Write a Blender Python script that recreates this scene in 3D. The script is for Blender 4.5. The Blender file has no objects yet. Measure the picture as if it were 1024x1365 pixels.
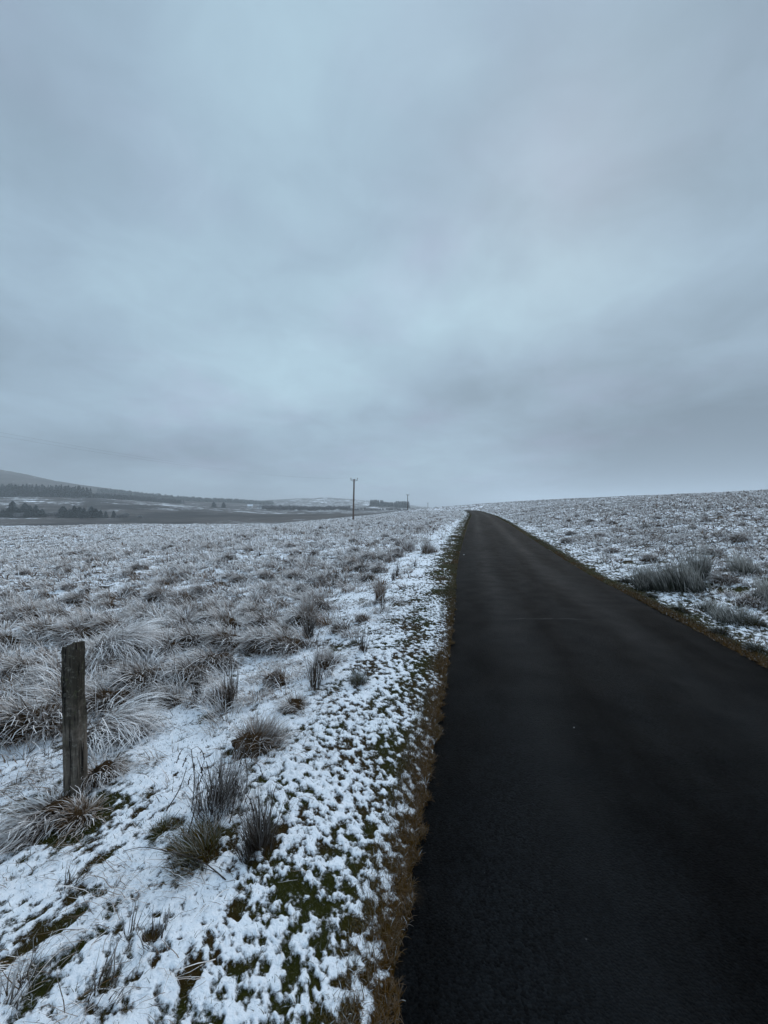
import bpy, bmesh, math, random
import numpy as np
from mathutils import Vector, Matrix

S = bpy.context.scene
C = S.collection
R = math.radians
rng = np.random.default_rng(7)
random.seed(7)

# ------------------------------------------------------------------ camera
EYE = 1.6
F = 530.0                      # focal length in photo pixels (photo 1024 x 1365)
HOR = 680.0                    # row of the true horizon
cam_d = bpy.data.cameras.new('camera'); cam = bpy.data.objects.new('camera', cam_d); C.objects.link(cam)
cam.location = (0, 0, EYE)
cam.rotation_euler = (R(90) - math.atan(2.5 / F), 0, 0)
cam_d.sensor_fit = 'HORIZONTAL'; cam_d.sensor_width = 36; cam_d.lens = 36 * F / 1024
cam_d.clip_start = 0.05; cam_d.clip_end = 30000
S.camera = cam

# ------------------------------------------------------------------ view
S.view_settings.view_transform = 'Standard'; S.view_settings.look = 'None'
S.view_settings.gamma = 1; S.view_settings.exposure = 0
S.render.engine = 'CYCLES'
S.cycles.use_denoising = True
S.cycles.volume_bounces = 1
S.cycles.max_bounces = 6

# ------------------------------------------------------------------ node helper
class NT:
    def __init__(s, tree): s.t = tree; s.n = tree.nodes; s.l = tree.links
    def node(s, typ, **kw):
        n = s.n.new(typ)
        for k, v in kw.items(): setattr(n, k, v)
        return n
    def put(s, sock, v):
        if v is None: return
        if isinstance(v, bpy.types.NodeSocket): s.l.new(v, sock)
        else: sock.default_value = v
    def math(s, op, a, b=None, c=None, clamp=False):
        n = s.node('ShaderNodeMath', operation=op, use_clamp=clamp)
        s.put(n.inputs[0], a); s.put(n.inputs[1], b); s.put(n.inputs[2], c)
        return n.outputs[0]
    def vec(s, op, a, b=None, scale=None):
        n = s.node('ShaderNodeVectorMath', operation=op)
        s.put(n.inputs[0], a); s.put(n.inputs[1], b)
        if scale is not None: s.put(n.inputs['Scale'], scale)
        return n.outputs['Value' if op in ('LENGTH', 'DOT_PRODUCT', 'DISTANCE') else 'Vector']
    def noise(s, vec, scale, detail=4, rough=0.5, dist=0.0, out='Fac'):
        n = s.node('ShaderNodeTexNoise'); s.put(n.inputs['Vector'], vec)
        n.inputs['Scale'].default_value = scale; n.inputs['Detail'].default_value = detail
        n.inputs['Roughness'].default_value = rough; n.inputs['Distortion'].default_value = dist
        return n.outputs[out]
    def rng(s, v, a, b, c=0.0, d=1.0, smooth=True):
        n = s.node('ShaderNodeMapRange'); n.interpolation_type = 'SMOOTHSTEP' if smooth else 'LINEAR'
        s.put(n.inputs[0], v); s.put(n.inputs[1], a); s.put(n.inputs[2], b); s.put(n.inputs[3], c); s.put(n.inputs[4], d)
        return n.outputs[0]
    def mix(s, f, a, b, mode='MIX'):
        n = s.node('ShaderNodeMix', data_type='RGBA', blend_type=mode)
        s.put(n.inputs[0], f); s.put(n.inputs[6], a); s.put(n.inputs[7], b)
        return n.outputs[2]
    def attr(s, name, out='Fac'):
        n = s.node('ShaderNodeAttribute', attribute_name=name); return n.outputs[out]

# ------------------------------------------------------------------ world: overcast sky
SUN_EL, SUN_AZ = R(38), R(25)
w = bpy.data.worlds.new('World'); S.world = w; w.use_nodes = True
T = NT(w.node_tree); T.n.clear()
tc = T.node('ShaderNodeTexCoord').outputs['Generated']
sky = T.node('ShaderNodeTexSky', sky_type='NISHITA'); sky.sun_disc = False
sky.sun_elevation = SUN_EL; sky.sun_rotation = SUN_AZ; sky.air_density = 1.5; sky.dust_density = 4
warp = T.noise(tc, 3.2, 6, 0.5, 0, 'Color')
wv = T.vec('SUBTRACT', warp, (0.5, 0.5, 0.5))
d0 = T.vec('NORMALIZE', T.vec('ADD', tc, T.vec('SCALE', wv, None, 0.22)))
sep = T.node('ShaderNodeSeparateXYZ'); T.put(sep.inputs[0], tc)
z = T.math('MAXIMUM', sep.outputs[2], 0.0)
inv = T.math('DIVIDE', 1.0, T.math('ADD', z, 0.22))
cl = T.node('ShaderNodeCombineXYZ')
T.put(cl.inputs[0], T.math('MULTIPLY', sep.outputs[0], inv)); T.put(cl.inputs[1], T.math('MULTIPLY', sep.outputs[1], inv))
n1 = T.noise(cl.outputs[0], 1.1, 8, 0.56, 0.5)
n2 = T.noise(cl.outputs[0], 4.0, 8, 0.58, 0.5)
tone = T.math('ADD', T.math('MULTIPLY', T.math('SUBTRACT', n1, 0.5), 0.34),
              T.math('MULTIPLY', T.math('SUBTRACT', n2, 0.5), 0.25))
def sdir(px, py):
    v = Vector(((px - 512) / F, 1, (HOR - py) / F)); return v.normalized()
# cloud masses: direction, half-size across and up, strength
for (px, py, sx, sz, k) in [
    (250, 500, .34, .10, .13), (470, 500, .30, .09, .08), (680, 400, .30, .13, .10), (150, 365, .30, .12, .09),
    (620, 520, .25, .09, -.085), (50, 455, .34, .09, -.12), (900, 480, .30, .16, -.05), (540, 240, .28, .16, -.05),
    (40, 100, .30, .30, -.10), (950, 120, .30, .30, -.06), (60, 600, .5, .07, -.12), (1000, 600, .42, .14, -.26), (860, 650, .30, .05, -.10),
    (560, 640, .35, .08, .06), (330, 60, .35, .3, .06), (930, 330, .22, .08, .05), (400, 150, .5, .35, .05),
    (500, 410, .25, .06, .05), (300, 620, .3, .05, -.04)]:
    c = sdir(px, py)
    df = T.vec('MULTIPLY', T.vec('SUBTRACT', d0, tuple(c)), (1 / sx, 1 / sx, 1 / sz))
    b = T.rng(T.vec('LENGTH', df), 0.0, 1.5, k*1.55, 0.0)
    tone = T.math('ADD', tone, b)
ramp = T.node('ShaderNodeValToRGB'); T.put(ramp.inputs[0], T.math('ADD', tone, 0.5, clamp=True))
el = ramp.color_ramp.elements
el[0].position = 0.15; el[0].color = (0.180, 0.245, 0.315, 1)
el[1].position = 0.90; el[1].color = (0.550, 0.775, 0.890, 1)
e = ramp.color_ramp.elements.new(0.5); e.color = (0.345, 0.472, 0.590, 1)
# an overcast sky is brightest overhead; unseen sky there and behind the viewer is brightened to light the snow
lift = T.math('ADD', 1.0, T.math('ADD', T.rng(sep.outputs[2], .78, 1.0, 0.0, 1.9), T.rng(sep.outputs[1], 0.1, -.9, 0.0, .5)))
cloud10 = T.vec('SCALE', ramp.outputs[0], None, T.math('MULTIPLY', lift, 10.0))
cloud10 = T.mix(T.rng(T.noise(cl.outputs[0], 1.3, 4, .55), .46, .72, 0.0, .7), cloud10, T.mix(1.0, cloud10, (1.10, .965, 1.03, 1), 'MULTIPLY'))
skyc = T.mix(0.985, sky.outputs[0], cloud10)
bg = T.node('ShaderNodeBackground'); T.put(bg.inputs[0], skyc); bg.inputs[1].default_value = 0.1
wo = T.node('ShaderNodeOutputWorld'); T.l.new(bg.outputs[0], wo.inputs[0])

sun_d = bpy.data.lights.new('sun', 'SUN'); sun_d.energy = 1.3; sun_d.angle = R(25); sun_d.color = (1, .97, .93)
sun = bpy.data.objects.new('sun', sun_d); C.objects.link(sun)
sd = Vector((math.sin(SUN_AZ) * math.cos(SUN_EL), math.cos(SUN_AZ) * math.cos(SUN_EL), math.sin(SUN_EL)))
sun.rotation_euler = sd.to_track_quat('Z', 'Y').to_euler(); sun.location = (0, 0, 200)

# ------------------------------------------------------------------ noise in numpy
def gn(x, y, seed=0):
    x = np.asarray(x, float); y = np.asarray(y, float)
    xi = np.floor(x).astype(np.int64); yi = np.floor(y).astype(np.int64)
    xf = x - xi; yf = y - yi
    def g(ix, iy, fx, fy):
        h = (ix * 374761393 + iy * 668265263 + seed * 1442695041) & 0xffffffff
        h = ((h ^ (h >> 13)) * 1274126177) & 0xffffffff
        h = (h ^ (h >> 16)) & 0xffff
        a = h * (2 * np.pi / 65536.0)
        return np.cos(a) * fx + np.sin(a) * fy
    u = xf * xf * xf * (xf * (xf * 6 - 15) + 10); v = yf * yf * yf * (yf * (yf * 6 - 15) + 10)
    a = g(xi, yi, xf, yf); b = g(xi + 1, yi, xf - 1, yf)
    c = g(xi, yi + 1, xf, yf - 1); d = g(xi + 1, yi + 1, xf - 1, yf - 1)
    return (a + (b - a) * u + (c - a) * v + (a - b - c + d) * u * v) * 1.4
def fbm(x, y, wl, octv, seed, gain=0.5):
    s = 0; a = 1; t = 0
    for i in range(octv):
        s = s + a * gn(x / wl + 17.3 * i, y / wl - 9.1 * i, seed + i); t += a; a *= gain; wl *= 0.5
    return s / t
def ss(x, a, b):
    t = np.clip((x - a) / (b - a), 0, 1); return t * t * (3 - 2 * t)

# ------------------------------------------------------------------ road line
RW = 1.62                       # half width
ctrl = np.array([(-9.0, -45, .1), (-4.5, -25, .05), (-.6, -10, 0), (.55, -4.5, 0), (1.38, 0, 0), (2.28, 4.07, 0), (2.64, 5.87, .02),
                 (3.46, 10.1, .05), (3.96, 12.5, .11), (6.07, 21.9, .31), (9.38, 36.4, .60), (15.2, 62, .86), (22.2, 98, 1.3),
                 (23.6, 110, 1.5), (22.4, 122, 1.60), (16.5, 132, 1.50), (7, 138, .9), (-6, 143, -.3), (-25, 150, -2), (-60, 165, -5)])
def catmull(P, n):
    out = []
    for i in range(len(P) - 1):
        p0 = P[max(i - 1, 0)]; p1 = P[i]; p2 = P[i + 1]; p3 = P[min(i + 2, len(P) - 1)]
        d1 = np.linalg.norm(p2 - p1)
        m1 = (p2 - p0) / max(np.linalg.norm(p2[:2] - p0[:2]), 1e-6) * d1; m2 = (p3 - p1) / max(np.linalg.norm(p3[:2] - p1[:2]), 1e-6) * d1
        t = np.linspace(0, 1, n, endpoint=False)[:, None]
        out.append((2*t**3-3*t**2+1)*p1 + (t**3-2*t**2+t)*m1 + (-2*t**3+3*t**2)*p2 + (t**3-t**2)*m2)
    out.append(P[-1:]); return np.vstack(out)
LINE = catmull(ctrl, 24)
i_split = int(np.argmax(LINE[:, 1] > 100))
LA = LINE[:i_split]; LB = LINE[i_split - 6:][::3]
def road_sd(x, y):
    """signed distance from the centre line (right positive) and the road's height there"""
    x = np.asarray(x, float); y = np.asarray(y, float)
    yc = np.clip(y, LA[0, 1], LA[-1, 1])
    cx = np.interp(yc, LA[:, 1], LA[:, 0]); zr = np.interp(yc, LA[:, 1], LA[:, 2])
    dxdy = np.interp(yc, LA[:, 1], np.gradient(LA[:, 0], LA[:, 1]))
    s = (x - cx) / np.sqrt(1 + dxdy**2)
    far = y > 99
    if far.any():
        X = x[far]; Y = y[far]; best = np.full(X.shape, 1e18); sg = np.zeros(X.shape); zz = np.zeros(X.shape)
        for a, b in zip(LB[:-1], LB[1:]):
            dx, dy = b[0]-a[0], b[1]-a[1]; L2 = dx*dx + dy*dy
            t = np.clip(((X-a[0])*dx + (Y-a[1])*dy) / L2, 0, 1)
            ex = X-(a[0]+t*dx); ey = Y-(a[1]+t*dy); d2 = ex*ex + ey*ey
            m = d2 < best; best = np.where(m, d2, best)
            sg = np.where(m, np.where(dy*ex - dx*ey > 0, 1, -1), sg); zz = np.where(m, a[2]+t*(b[2]-a[2]), zz)
        s = s.copy(); zr = zr.copy(); s[far] = sg*np.sqrt(best); zr[far] = zz
    return s, zr

# ------------------------------------------------------------------ land
FARROWS = [  # distance, [(photo column, photo row of the ground)]
 (170, [(-400,702),(400,702),(500,692),(560,685),(620,682),(700,673),(850,669),(1024,664),(1400,664)]),
 (220, [(-400,697),(400,697),(500,691),(560,686),(620,684),(700,676),(850,672),(1024,668),(1400,668)]),
 (260, [(-400,689),(235,690),(350,690),(420,688),(500,687),(560,685),(620,684),(700,679),(850,676),(1400,674)]),
 (330, [(-400,682),(0,682),(120,683),(235,685),(350,687),(420,686),(500,685),(560,684),(620,683),(1400,680)]),
 (500, [(-400,655),(0,662),(60,662.5),(120,665.5),(235,674),(300,678),(350,682),(420,683),(500,682),(560,681.5),(620,682),(1400,680)]),
 (700, [(-400,645),(0,655),(120,661),(235,671),(300,675),(350,678),(420,680),(500,680),(560,681),(620,682),(1400,680)]),
 (900, [(-400,630),(0,641),(75,652),(120,656),(235,669),(300,671.5),(350,674.5),(420,676),(500,674),(545,676.5),(600,680),(620,681),(1400,680)]),
 (1200, [(-400,618),(0,625.5),(35,632),(75,641),(150,652),(200,658.5),(256,665),(350,672),(420,672),(500,673),(560,677),(600,679),(700,680),(1400,680)]),
 (1800, [(-400,660),(0,660),(300,668),(350,667),(395,664.5),(430,663),(470,665),(520,670),(570,676),(620,679),(700,680),(1400,680)]),
 (3000, [(-400,679),(1400,679)]), (7000, [(-400,680),(1400,680)])]
def base_h(x, y):
    x = np.asarray(x, float); y = np.asarray(y, float)
    s, zr = road_sd(x, y)
    dl = -s - RW; dr = s - RW
    left = zr - 2.8*ss(dl, 0, 50)*ss(dl, -1, 12) - .24*ss(dl, .5, 2.8) - 1.2*ss(dl, 60, 140)
    right = zr + 4.5*(1-np.exp(-(np.maximum(dr, 0)/26)**1.2)) - .10*ss(dr, 0, .5)*(1-ss(dr, .8, 2.5))
    z = np.where(s < 0, left, right)
    amp = ss(np.abs(s), RW+.3, RW+6)
    z = z + amp*(.05*fbm(x, y, 1.6, 2, 3) + .16*fbm(x, y, 7, 3, 11)) + amp*.6*fbm(x, y, 55, 2, 21)*ss(np.abs(s), 8, 50)
    m = y > 140
    if m.any():
        X = x[m]; Y = y[m]; u = X/Y*F + 512
        Z = np.zeros(X.shape); D = [r[0] for r in FARROWS]
        rows = []
        for dd, tab in FARROWS:
            a = np.array(tab, float); rows.append(EYE + (HOR - np.interp(u, a[:, 0], a[:, 1]))/F*dd)
        rows = np.array(rows)
        k = np.clip(np.searchsorted(D, Y) - 1, 0, len(D)-2); D = np.array(D, float)
        t = np.clip((Y - D[k])/(D[k+1]-D[k]), 0, 1); ar = np.arange(len(k))
        Z = rows[k, ar]*(1-t) + rows[k+1, ar]*t
        rough = fbm(X, Y, 140, 3, 31)*np.clip(Y*.0016, 0, 1.6) + fbm(X, Y, 12, 3, 37)*.35
        Z = Z + rough*ss(Y, 180, 300)
        wgt = ss(Y, 140, 176)
        z = z.copy(); z[m] = z[m]*(1-wgt) + Z*wgt
    return z

HOLES = []
def hole(px, py, r, k=.55):
    dx = (px-512)/F; dz = (HOR-py)/F; yy = .8
    while EYE + dz*yy > float(base_h(np.array([dx*yy]), np.array([yy]))[0]): yy *= 1.006
    HOLES.append((dx*yy, yy, r, k))
for a in [(60,1105,.22,1.0),(100,1105,.22,1.0),(30,1120,.12,.8),(40,1080,.12,.6),(140,1035,.10,.6),(150,975,.13,.7),(95,935,.12,.5),(232,942,.09,.6),(340,1000,.13,.8),(318,1010,.09,.6),
          (392,950,.09,.8),(368,915,.09,.7),(437,890,.08,.6),(478,915,.06,.6),(483,830,.07,.6),(275,963,.035,.9),(275,1135,.14,.7),(347,1135,.08,.8),(220,1112,.10,.5),
          (180,1095,.06,.5),(155,1085,.07,.5),(270,1290,.05,.5),(205,1262,.04,.5),(60,1255,.08,.4),(15,1290,.10,.4),(45,1330,.10,.5),(130,1330,.06,.4),(300,945,.06,.7),
          (250,1330,.05,.5),(385,1190,.05,.6),(200,870,.12,.5),(508,805,.07,.6),(412,850,.05,.6),(90,1200,.05,.4),(310,1225,.04,.5)]:
    hole(a[0], a[1], a[2]*.8, a[3]*1.1)
def dark_heart(x, y):
    return ss(gn(x/.46 + .4*gn(x/.2, y/.2, 303), y/.46, 301), .22, .50)
def snow_field(x, y, s):
    """>0 where snow lies"""
    dl = -s - RW; dr = s - RW
    fine = fbm(x + .3*y, y*.9, .060, 3, 51, .75)
    au = (x*.60 + y*.80); av = (-x*.80 + y*.60)
    streak = fbm(au*.38, av, .075, 4, 55, .65)
    wst = ss(np.abs(s) - RW, .5, 1.5); fine = fine*(1-wst*.45) + streak*wst*.75 + .5*gn(x/.35, y/.35, 58)*.25
    patch = fbm(x, y, .75, 2, 61)
    big = fbm(x, y, 3.0, 2, 71)
    ragged = .30*fbm(x, y, .55, 3, 67)
    # how much snow lies at this distance from the tarmac
    L = np.interp(dl, [-.1, .02, .10, .28, .5, .8, 1.2, 2.0, 8], [-.9, -.16, .0, .04, .08, .15, .24, .26, .18])
    Rr = np.interp(dr, [-.1, .06, .2, .5, 1.0, 3, 8], [-.9, -.5, -.15, .02, .10, .12, .06])
    b = np.where(s < 0, L, Rr)*1.0
    verge = np.where(s < 0, 1-ss(dl, 1.5, 2.6), 1-ss(dr, .8, 1.6))
    gp = ss(patch, .16, .44)*.26*verge          # bare green patches
    fr_ = ss(y, 5, 11)*(1-.4*ss(y, 40, 90))*np.clip(.7 + 1.2*patch, .1, 1.4)
    b = b - .34*fr_*np.where(s < 0, 1-ss(dl, .3, .95), 1-ss(dr, .15, .45))
    hl = 0
    near = (y < 22) & (y > .5) & (s < 0)
    if HOLES and np.any(near):
        hx = x[near] + .05*fbm(x[near], y[near], .12, 3, 63); hy = y[near] + .05*fbm(x[near], y[near], .12, 3, 65)
        acc_ = np.zeros(hx.shape)
        for (a, c_, r_, k_) in HOLES: acc_ = np.maximum(acc_, k_*np.exp(-(((hx-a)/r_)**2 + ((hy-c_)/(r_*1.1))**2)**1.0))
        hl = np.zeros(np.shape(x)); hl[near] = acc_
    hl = hl + .62*dark_heart(x, y)*np.where(s < 0, ss(dl, 1.6, 3.2), ss(dr, .8, 2))*(1-ss(y, 40, 80))*ss(np.hypot(x+.9, y-1.9), 1.4, 2.4)
    return fine + ragged*verge - hl + b - gp*(.35 + .65*ss(y, 2.0, 3.5)) + .06*big + .10*patch*verge

def surf_h(x, y, s=None):
    """land plus hummocks, turf roughness and snow thickness"""
    if s is None: s, _ = road_sd(x, y)
    z = base_h(x, y)
    d = np.abs(s) - RW
    sf = snow_field(x, y, s)
    z = z + ss(sf, -.12, .24)*(.011 + .007*fbm(x, y, .07, 3, 81))*ss(d, 0, .25) + .007*fbm(x, y, .045, 2, 85)*ss(d, 0, .2)
    z = z + .016*fbm(x, y, .22, 3, 91)*ss(d, 0, .8)
    z = z + .085*fbm(x+.5*y, y, .62, 3, 95)*ss(d, 1.6, 4) + .02*ss(d, -.02, .12)
    return z, sf

def mesh(name, V, Fc, mat, attrs=None, colors=None, smooth=True, parent=None):
    V = np.ascontiguousarray(V, np.float32); Fc = np.ascontiguousarray(Fc, np.int32)
    me = bpy.data.meshes.new(name); n = Fc.shape[1]
    me.vertices.add(len(V)); me.vertices.foreach_set('co', V.ravel())
    me.loops.add(Fc.size); me.loops.foreach_set('vertex_index', Fc.ravel())
    me.polygons.add(len(Fc)); me.polygons.foreach_set('loop_start', np.arange(0, Fc.size, n, dtype=np.int32))
    me.polygons.foreach_set('use_smooth', np.full(len(Fc), smooth, bool))
    me.update(calc_edges=True)
    for k, a in (attrs or {}).items():
        at = me.attributes.new(k, 'FLOAT', 'POINT'); at.data.foreach_set('value', np.ascontiguousarray(a, np.float32).ravel())
    for k, a in (colors or {}).items():
        at = me.attributes.new(k, 'FLOAT_COLOR', 'POINT')
        at.data.foreach_set('color', np.ascontiguousarray(np.hstack([a, np.ones((len(a), 1))]), np.float32).ravel())
    if mat: me.materials.append(mat)
    o = bpy.data.objects.new(name, me); C.objects.link(o)
    if parent: o.parent = parent
    return o
def tag(o, label=None, cat=None, group=None, kind=None):
    if label: o['label'] = label
    if cat: o['category'] = cat
    if group: o['group'] = group
    if kind: o['kind'] = kind
    return o
def empty(name, loc, rz=0.0, **kw):
    o = bpy.data.objects.new(name, None); C.objects.link(o); o.location = loc; o.rotation_euler = (0, 0, rz)
    o.empty_display_size = .2; return tag(o, **kw)
def lerp(a, b, t): return a + (b - a)*t
def colmix(a, b, t): return np.asarray(a)[None]*(1-t)[:, None] + np.asarray(b)[None]*t[:, None]

# ------------------------------------------------------------------ materials
def new_mat(name):
    m = bpy.data.materials.new(name); m.use_nodes = True; t = NT(m.node_tree); t.n.clear()
    o = t.node('ShaderNodeOutputMaterial'); b = t.node('ShaderNodeBsdfPrincipled'); t.l.new(b.outputs[0], o.inputs[0])
    return m, t, b
def bump(t, h, strength, dist, b):
    n = t.node('ShaderNodeBump'); t.put(n.inputs['Height'], h); n.inputs['Strength'].default_value = strength
    n.inputs['Distance'].default_value = dist; t.l.new(n.outputs[0], b.inputs['Normal'])

def ground_mat():
    m, t, b = new_mat('snowy_moor')
    pos = t.node('ShaderNodeNewGeometry').outputs['Position']
    sf = t.attr('snow'); col = t.attr('soil', 'Color')
    fine = t.math('MULTIPLY', t.math('SUBTRACT', t.math('MULTIPLY_ADD', t.noise(pos, 22, 4, .7), .42, t.math('MULTIPLY', t.noise(pos, 110, 5, .8), .58)), .5), 1.55)
    mask = t.rng(t.math('ADD', sf, fine), -.10, .12)
    v = t.noise(pos, 130, 3, .7)
    soil = t.mix(1.0, col, t.mix(v, (.25, .25, .25, 1), (1.9, 1.9, 1.9, 1)), 'MULTIPLY')
    sn = t.mix(t.noise(pos, 22, 3, .6), (.74, .77, .82, 1), (.88, .90, .94, 1))
    t.put(b.inputs['Base Color'], t.mix(mask, soil, sn))
    b.inputs['Roughness'].default_value = .85; b.inputs['Specular IOR Level'].default_value = .06
    h = t.math('ADD', t.math('MULTIPLY', t.noise(pos, 45, 5, .7), 1.0), t.math('MULTIPLY', mask, .6))
    bump(t, h, .8, .02, b)
    return m
def far_mat():
    m, t, b = new_mat('distant_moor')
    return m
def grass_mat(name, dead, dark, frost, rough=.75):
    m, t, b = new_mat(name)
    fr = t.attr('frost'); hu = t.attr('hue')
    c = t.mix(hu, dark, dead); c = t.mix(fr, c, frost)
    t.put(b.inputs['Base Color'], c); b.inputs['Roughness'].default_value = rough
    b.inputs['Specular IOR Level'].default_value = .05
    return m
M_ground = ground_mat()
M_frost = grass_mat('frosted_straw', (.16, .088, .040, 1), (.044, .025, .011, 1), (.93, .91, .91, 1))
M_turf = grass_mat('verge_turf', (.082, .038, .003, 1), (.036, .036, .004, 1), (.70, .75, .82, 1))
M_rush = grass_mat('frosted_rush', (.060, .062, .045, 1), (.018, .021, .014, 1), (.62, .59, .55, 1))
M_stalk = grass_mat('dead_stalk', (.052, .034, .020, 1), (.022, .014, .009, 1), (.66, .63, .62, 1))

def road_mat():
    m, t, b = new_mat('wet_tarmac')
    pos = t.node('ShaderNodeNewGeometry').outputs['Position']
    lat = t.attr('lat'); crack = t.attr('crack'); al = t.attr('along')
    rc = t.node('ShaderNodeCombineXYZ'); t.put(rc.inputs[0], t.math('MULTIPLY', lat, 1.6)); t.put(rc.inputs[1], t.math('MULTIPLY', al, .16))
    vor = t.node('ShaderNodeTexVoronoi'); t.put(vor.inputs['Vector'], pos); vor.inputs['Scale'].default_value = 95
    big = t.noise(rc.outputs[0], 1.3, 5, .55, .5); mid = t.noise(pos, 7, 4, .6)
    chip = t.rng(vor.outputs['Color'], .0, 1.0)
    c = t.mix(chip, (.0003, .0004, .0005, 1), (.0034, .0038, .0042, 1))
    c = t.mix(t.rng(t.math('ADD', t.math('MULTIPLY', big, .7), t.math('MULTIPLY', t.noise(pos, 2.6, 6, .65), .3)), .40, .62), c, t.mix(chip, (.0008, .0011, .0014, 1), (.0085, .0100, .0115, 1)))
    # brown silt and moss along the crumbling edges
    ed = t.math('ADD', t.math('ABSOLUTE', lat), t.math('MULTIPLY', t.math('SUBTRACT', mid, .5), .35))
    c = t.mix(t.rng(ed, .97, 1.06), c, (.020, .014, .008, 1))
    # tyre-polished tracks are a little paler
    tr = t.rng(t.math('ABSOLUTE', t.math('SUBTRACT', t.math('ABSOLUTE', t.math('SUBTRACT', lat, -.05)), .45)), .0, .28, 1.0, 0.0)
    tr = t.math('MULTIPLY', tr, t.rng(t.noise(rc.outputs[0], .8, 4, .6), .3, .65, .4, 1.0))
    c = t.mix(t.math('MULTIPLY', tr, .5), c, (.0085, .0098, .011, 1))
    sp = t.node('ShaderNodeSeparateXYZ'); t.put(sp.inputs[0], pos)
    yj = t.math('SUBTRACT', t.math('ADD', sp.outputs[1], t.math('MULTIPLY', sp.outputs[0], .03)), t.math('MULTIPLY', t.math('SUBTRACT', t.noise(pos, 1.6, 5, .6), .5), .22))
    cm = t.rng(t.math('ABSOLUTE', t.math('SUBTRACT', yj, 5.78)), .008, .026, 1.0, 0.0)
    cm = t.math('MULTIPLY', cm, t.math('MULTIPLY', t.rng(sp.outputs[0], 1.7, 2.0), t.rng(sp.outputs[0], 2.5, 3.4, 1.0, 0.0)))
    c = t.mix(t.math('MULTIPLY', cm, t.rng(mid, .3, .6, .1, .6)), c, (.045, .046, .047, 1))
    # pale flecks of grit
    v2 = t.node('ShaderNodeTexVoronoi'); t.put(v2.inputs['Vector'], pos); v2.inputs['Scale'].default_value = 14
    fl = t.math('MULTIPLY', t.rng(v2.outputs['Distance'], .035, .06, 1.0, 0.0), t.rng(t.noise(pos, 5, 2), .55, .62))
    c = t.mix(t.math('MULTIPLY', fl, .3), c, (.16, .16, .16, 1))
    t.put(b.inputs['Base Color'], c)
    ro = t.math('SUBTRACT', t.rng(big, .3, .75, .56, .76), t.math('MULTIPLY', tr, .10))
    t.put(b.inputs['Roughness'], t.math('ADD', ro, t.math('MULTIPLY', t.math('SUBTRACT', mid, .5), .22))); b.inputs['Specular IOR Level'].default_value = .07
    h = t.math('ADD', t.math('MULTIPLY', vor.outputs['Distance'], -1.0), t.math('MULTIPLY', t.noise(pos, 240, 3, .7), .6))
    bump(t, h, .9, .007, b)
    # open-textured surfacing: only part of it carries the wet film
    df = t.node('ShaderNodeBsdfDiffuse'); t.put(df.inputs[0], c); t.l.new(b.inputs['Normal'].links[0].from_socket, df.inputs['Normal'])
    mx = t.node('ShaderNodeMixShader'); t.put(mx.inputs[0], t.rng(t.math('ADD', t.math('MULTIPLY', big, .6), t.math('MULTIPLY', t.noise(pos, 3.5, 6, .7), .4)), .35, .68, .26, .72))
    t.l.new(df.outputs[0], mx.inputs[1]); t.l.new(b.outputs[0], mx.inputs[2])
    out = [n for n in t.n if n.type == 'OUTPUT_MATERIAL'][0]; t.l.new(mx.outputs[0], out.inputs[0])
    return m
M_road = road_mat()

# ------------------------------------------------------------------ ground sheet (rings that grow with distance)
def rings():
    r = [.05, .15, .3, .5, .7, .85, .95, 1.02]; 
    while r[-1] < 6: r.append(r[-1]*1.0040)
    while r[-1] < 30: r.append(r[-1]*1.0065)
    while r[-1] < 200: r.append(r[-1]*1.009)
    while r[-1] < 2000: r.append(r[-1]*1.010)
    while r[-1] < 7000: r.append(r[-1]*1.05)
    return np.array(r)
rr = rings()
az = np.concatenate([np.linspace(-50, 50, 700), np.arange(52, 309, 2.5)])
az = R(1)*az
RR, AZ = np.meshgrid(rr, az, indexing='ij')
gx = (RR*np.sin(AZ)).ravel(); gy = (RR*np.cos(AZ)).ravel()
gs, _ = road_sd(gx, gy)
gz, gsf = surf_h(gx, gy, gs)
gr = RR.ravel()
lo = -(.05 + .006*np.minimum(gr, 150))
under = 1 - ss(np.abs(gs) - RW, lo, lo*.1)
gz = gz - under*(.07 + .0012*np.minimum(gr, 150))
# colour of what lies under the snow
dd = np.abs(gs) - RW
pn = fbm(gx, gy, .5, 3, 101)
brown = np.clip(1-ss(dd + .16*pn, .0, .22), 0, 1)*(1 - .75*ss(gy, 4.5, 9)*(fbm(gx, gy, 1.3, 2, 105) < .18))
soil = colmix((.020, .021, .003), (.028, .016, .004), ss(pn, -.15, .25))
soil = soil*(1-brown[:, None]) + np.array((.038, .018, .002))[None]*brown[:, None]
soil = colmix((1, 1, 1), (1, 1, 1), np.ones_like(pn))*soil
fld = ss(dd, 1.8, 4)
soil = soil*(1-fld[:, None]) + fld[:, None]*colmix((.018, .011, .006), (.050, .032, .018), ss(pn, -.3, .3))
# distant slopes: dull heather and grass, streaked with thin snow
fx = ss(gy, 165, 200)
str1 = fbm(gx, gy, 90, 5, 111, .6); str2 = fbm(gx*.35, gy, 22, 4, 117, .6)
str3 = fbm(gx + .3*gy, gy*2.2, 30, 4, 119, .65)
fsoil = colmix((.040, .039, .038), (.088, .080, .075), ss(str1 + .6*str3, -.3, .3))
soil = soil*(1-fx[:, None]) + fsoil*fx[:, None]
fsn = -.20 + .45*str1 + .55*str2 + .75*str3
fsn = fsn + .5*fbm(gx, gy*1.6, 8, 3, 121, .65) - .28*ss(gy, 600, 1000)*(1 - ss(gx/np.maximum(gy, 1), -.45, -.25)) - .07 - .26*(1-ss(gy, 330, 420))
u_ = np.where(gy > 1, gx/np.maximum(gy, 1)*F + 512, 0)
fsn = fsn + .16*ss(u_, 330, 430)*ss(gy, 400, 900) + .25*ss(u_, 560, 700)
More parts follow.
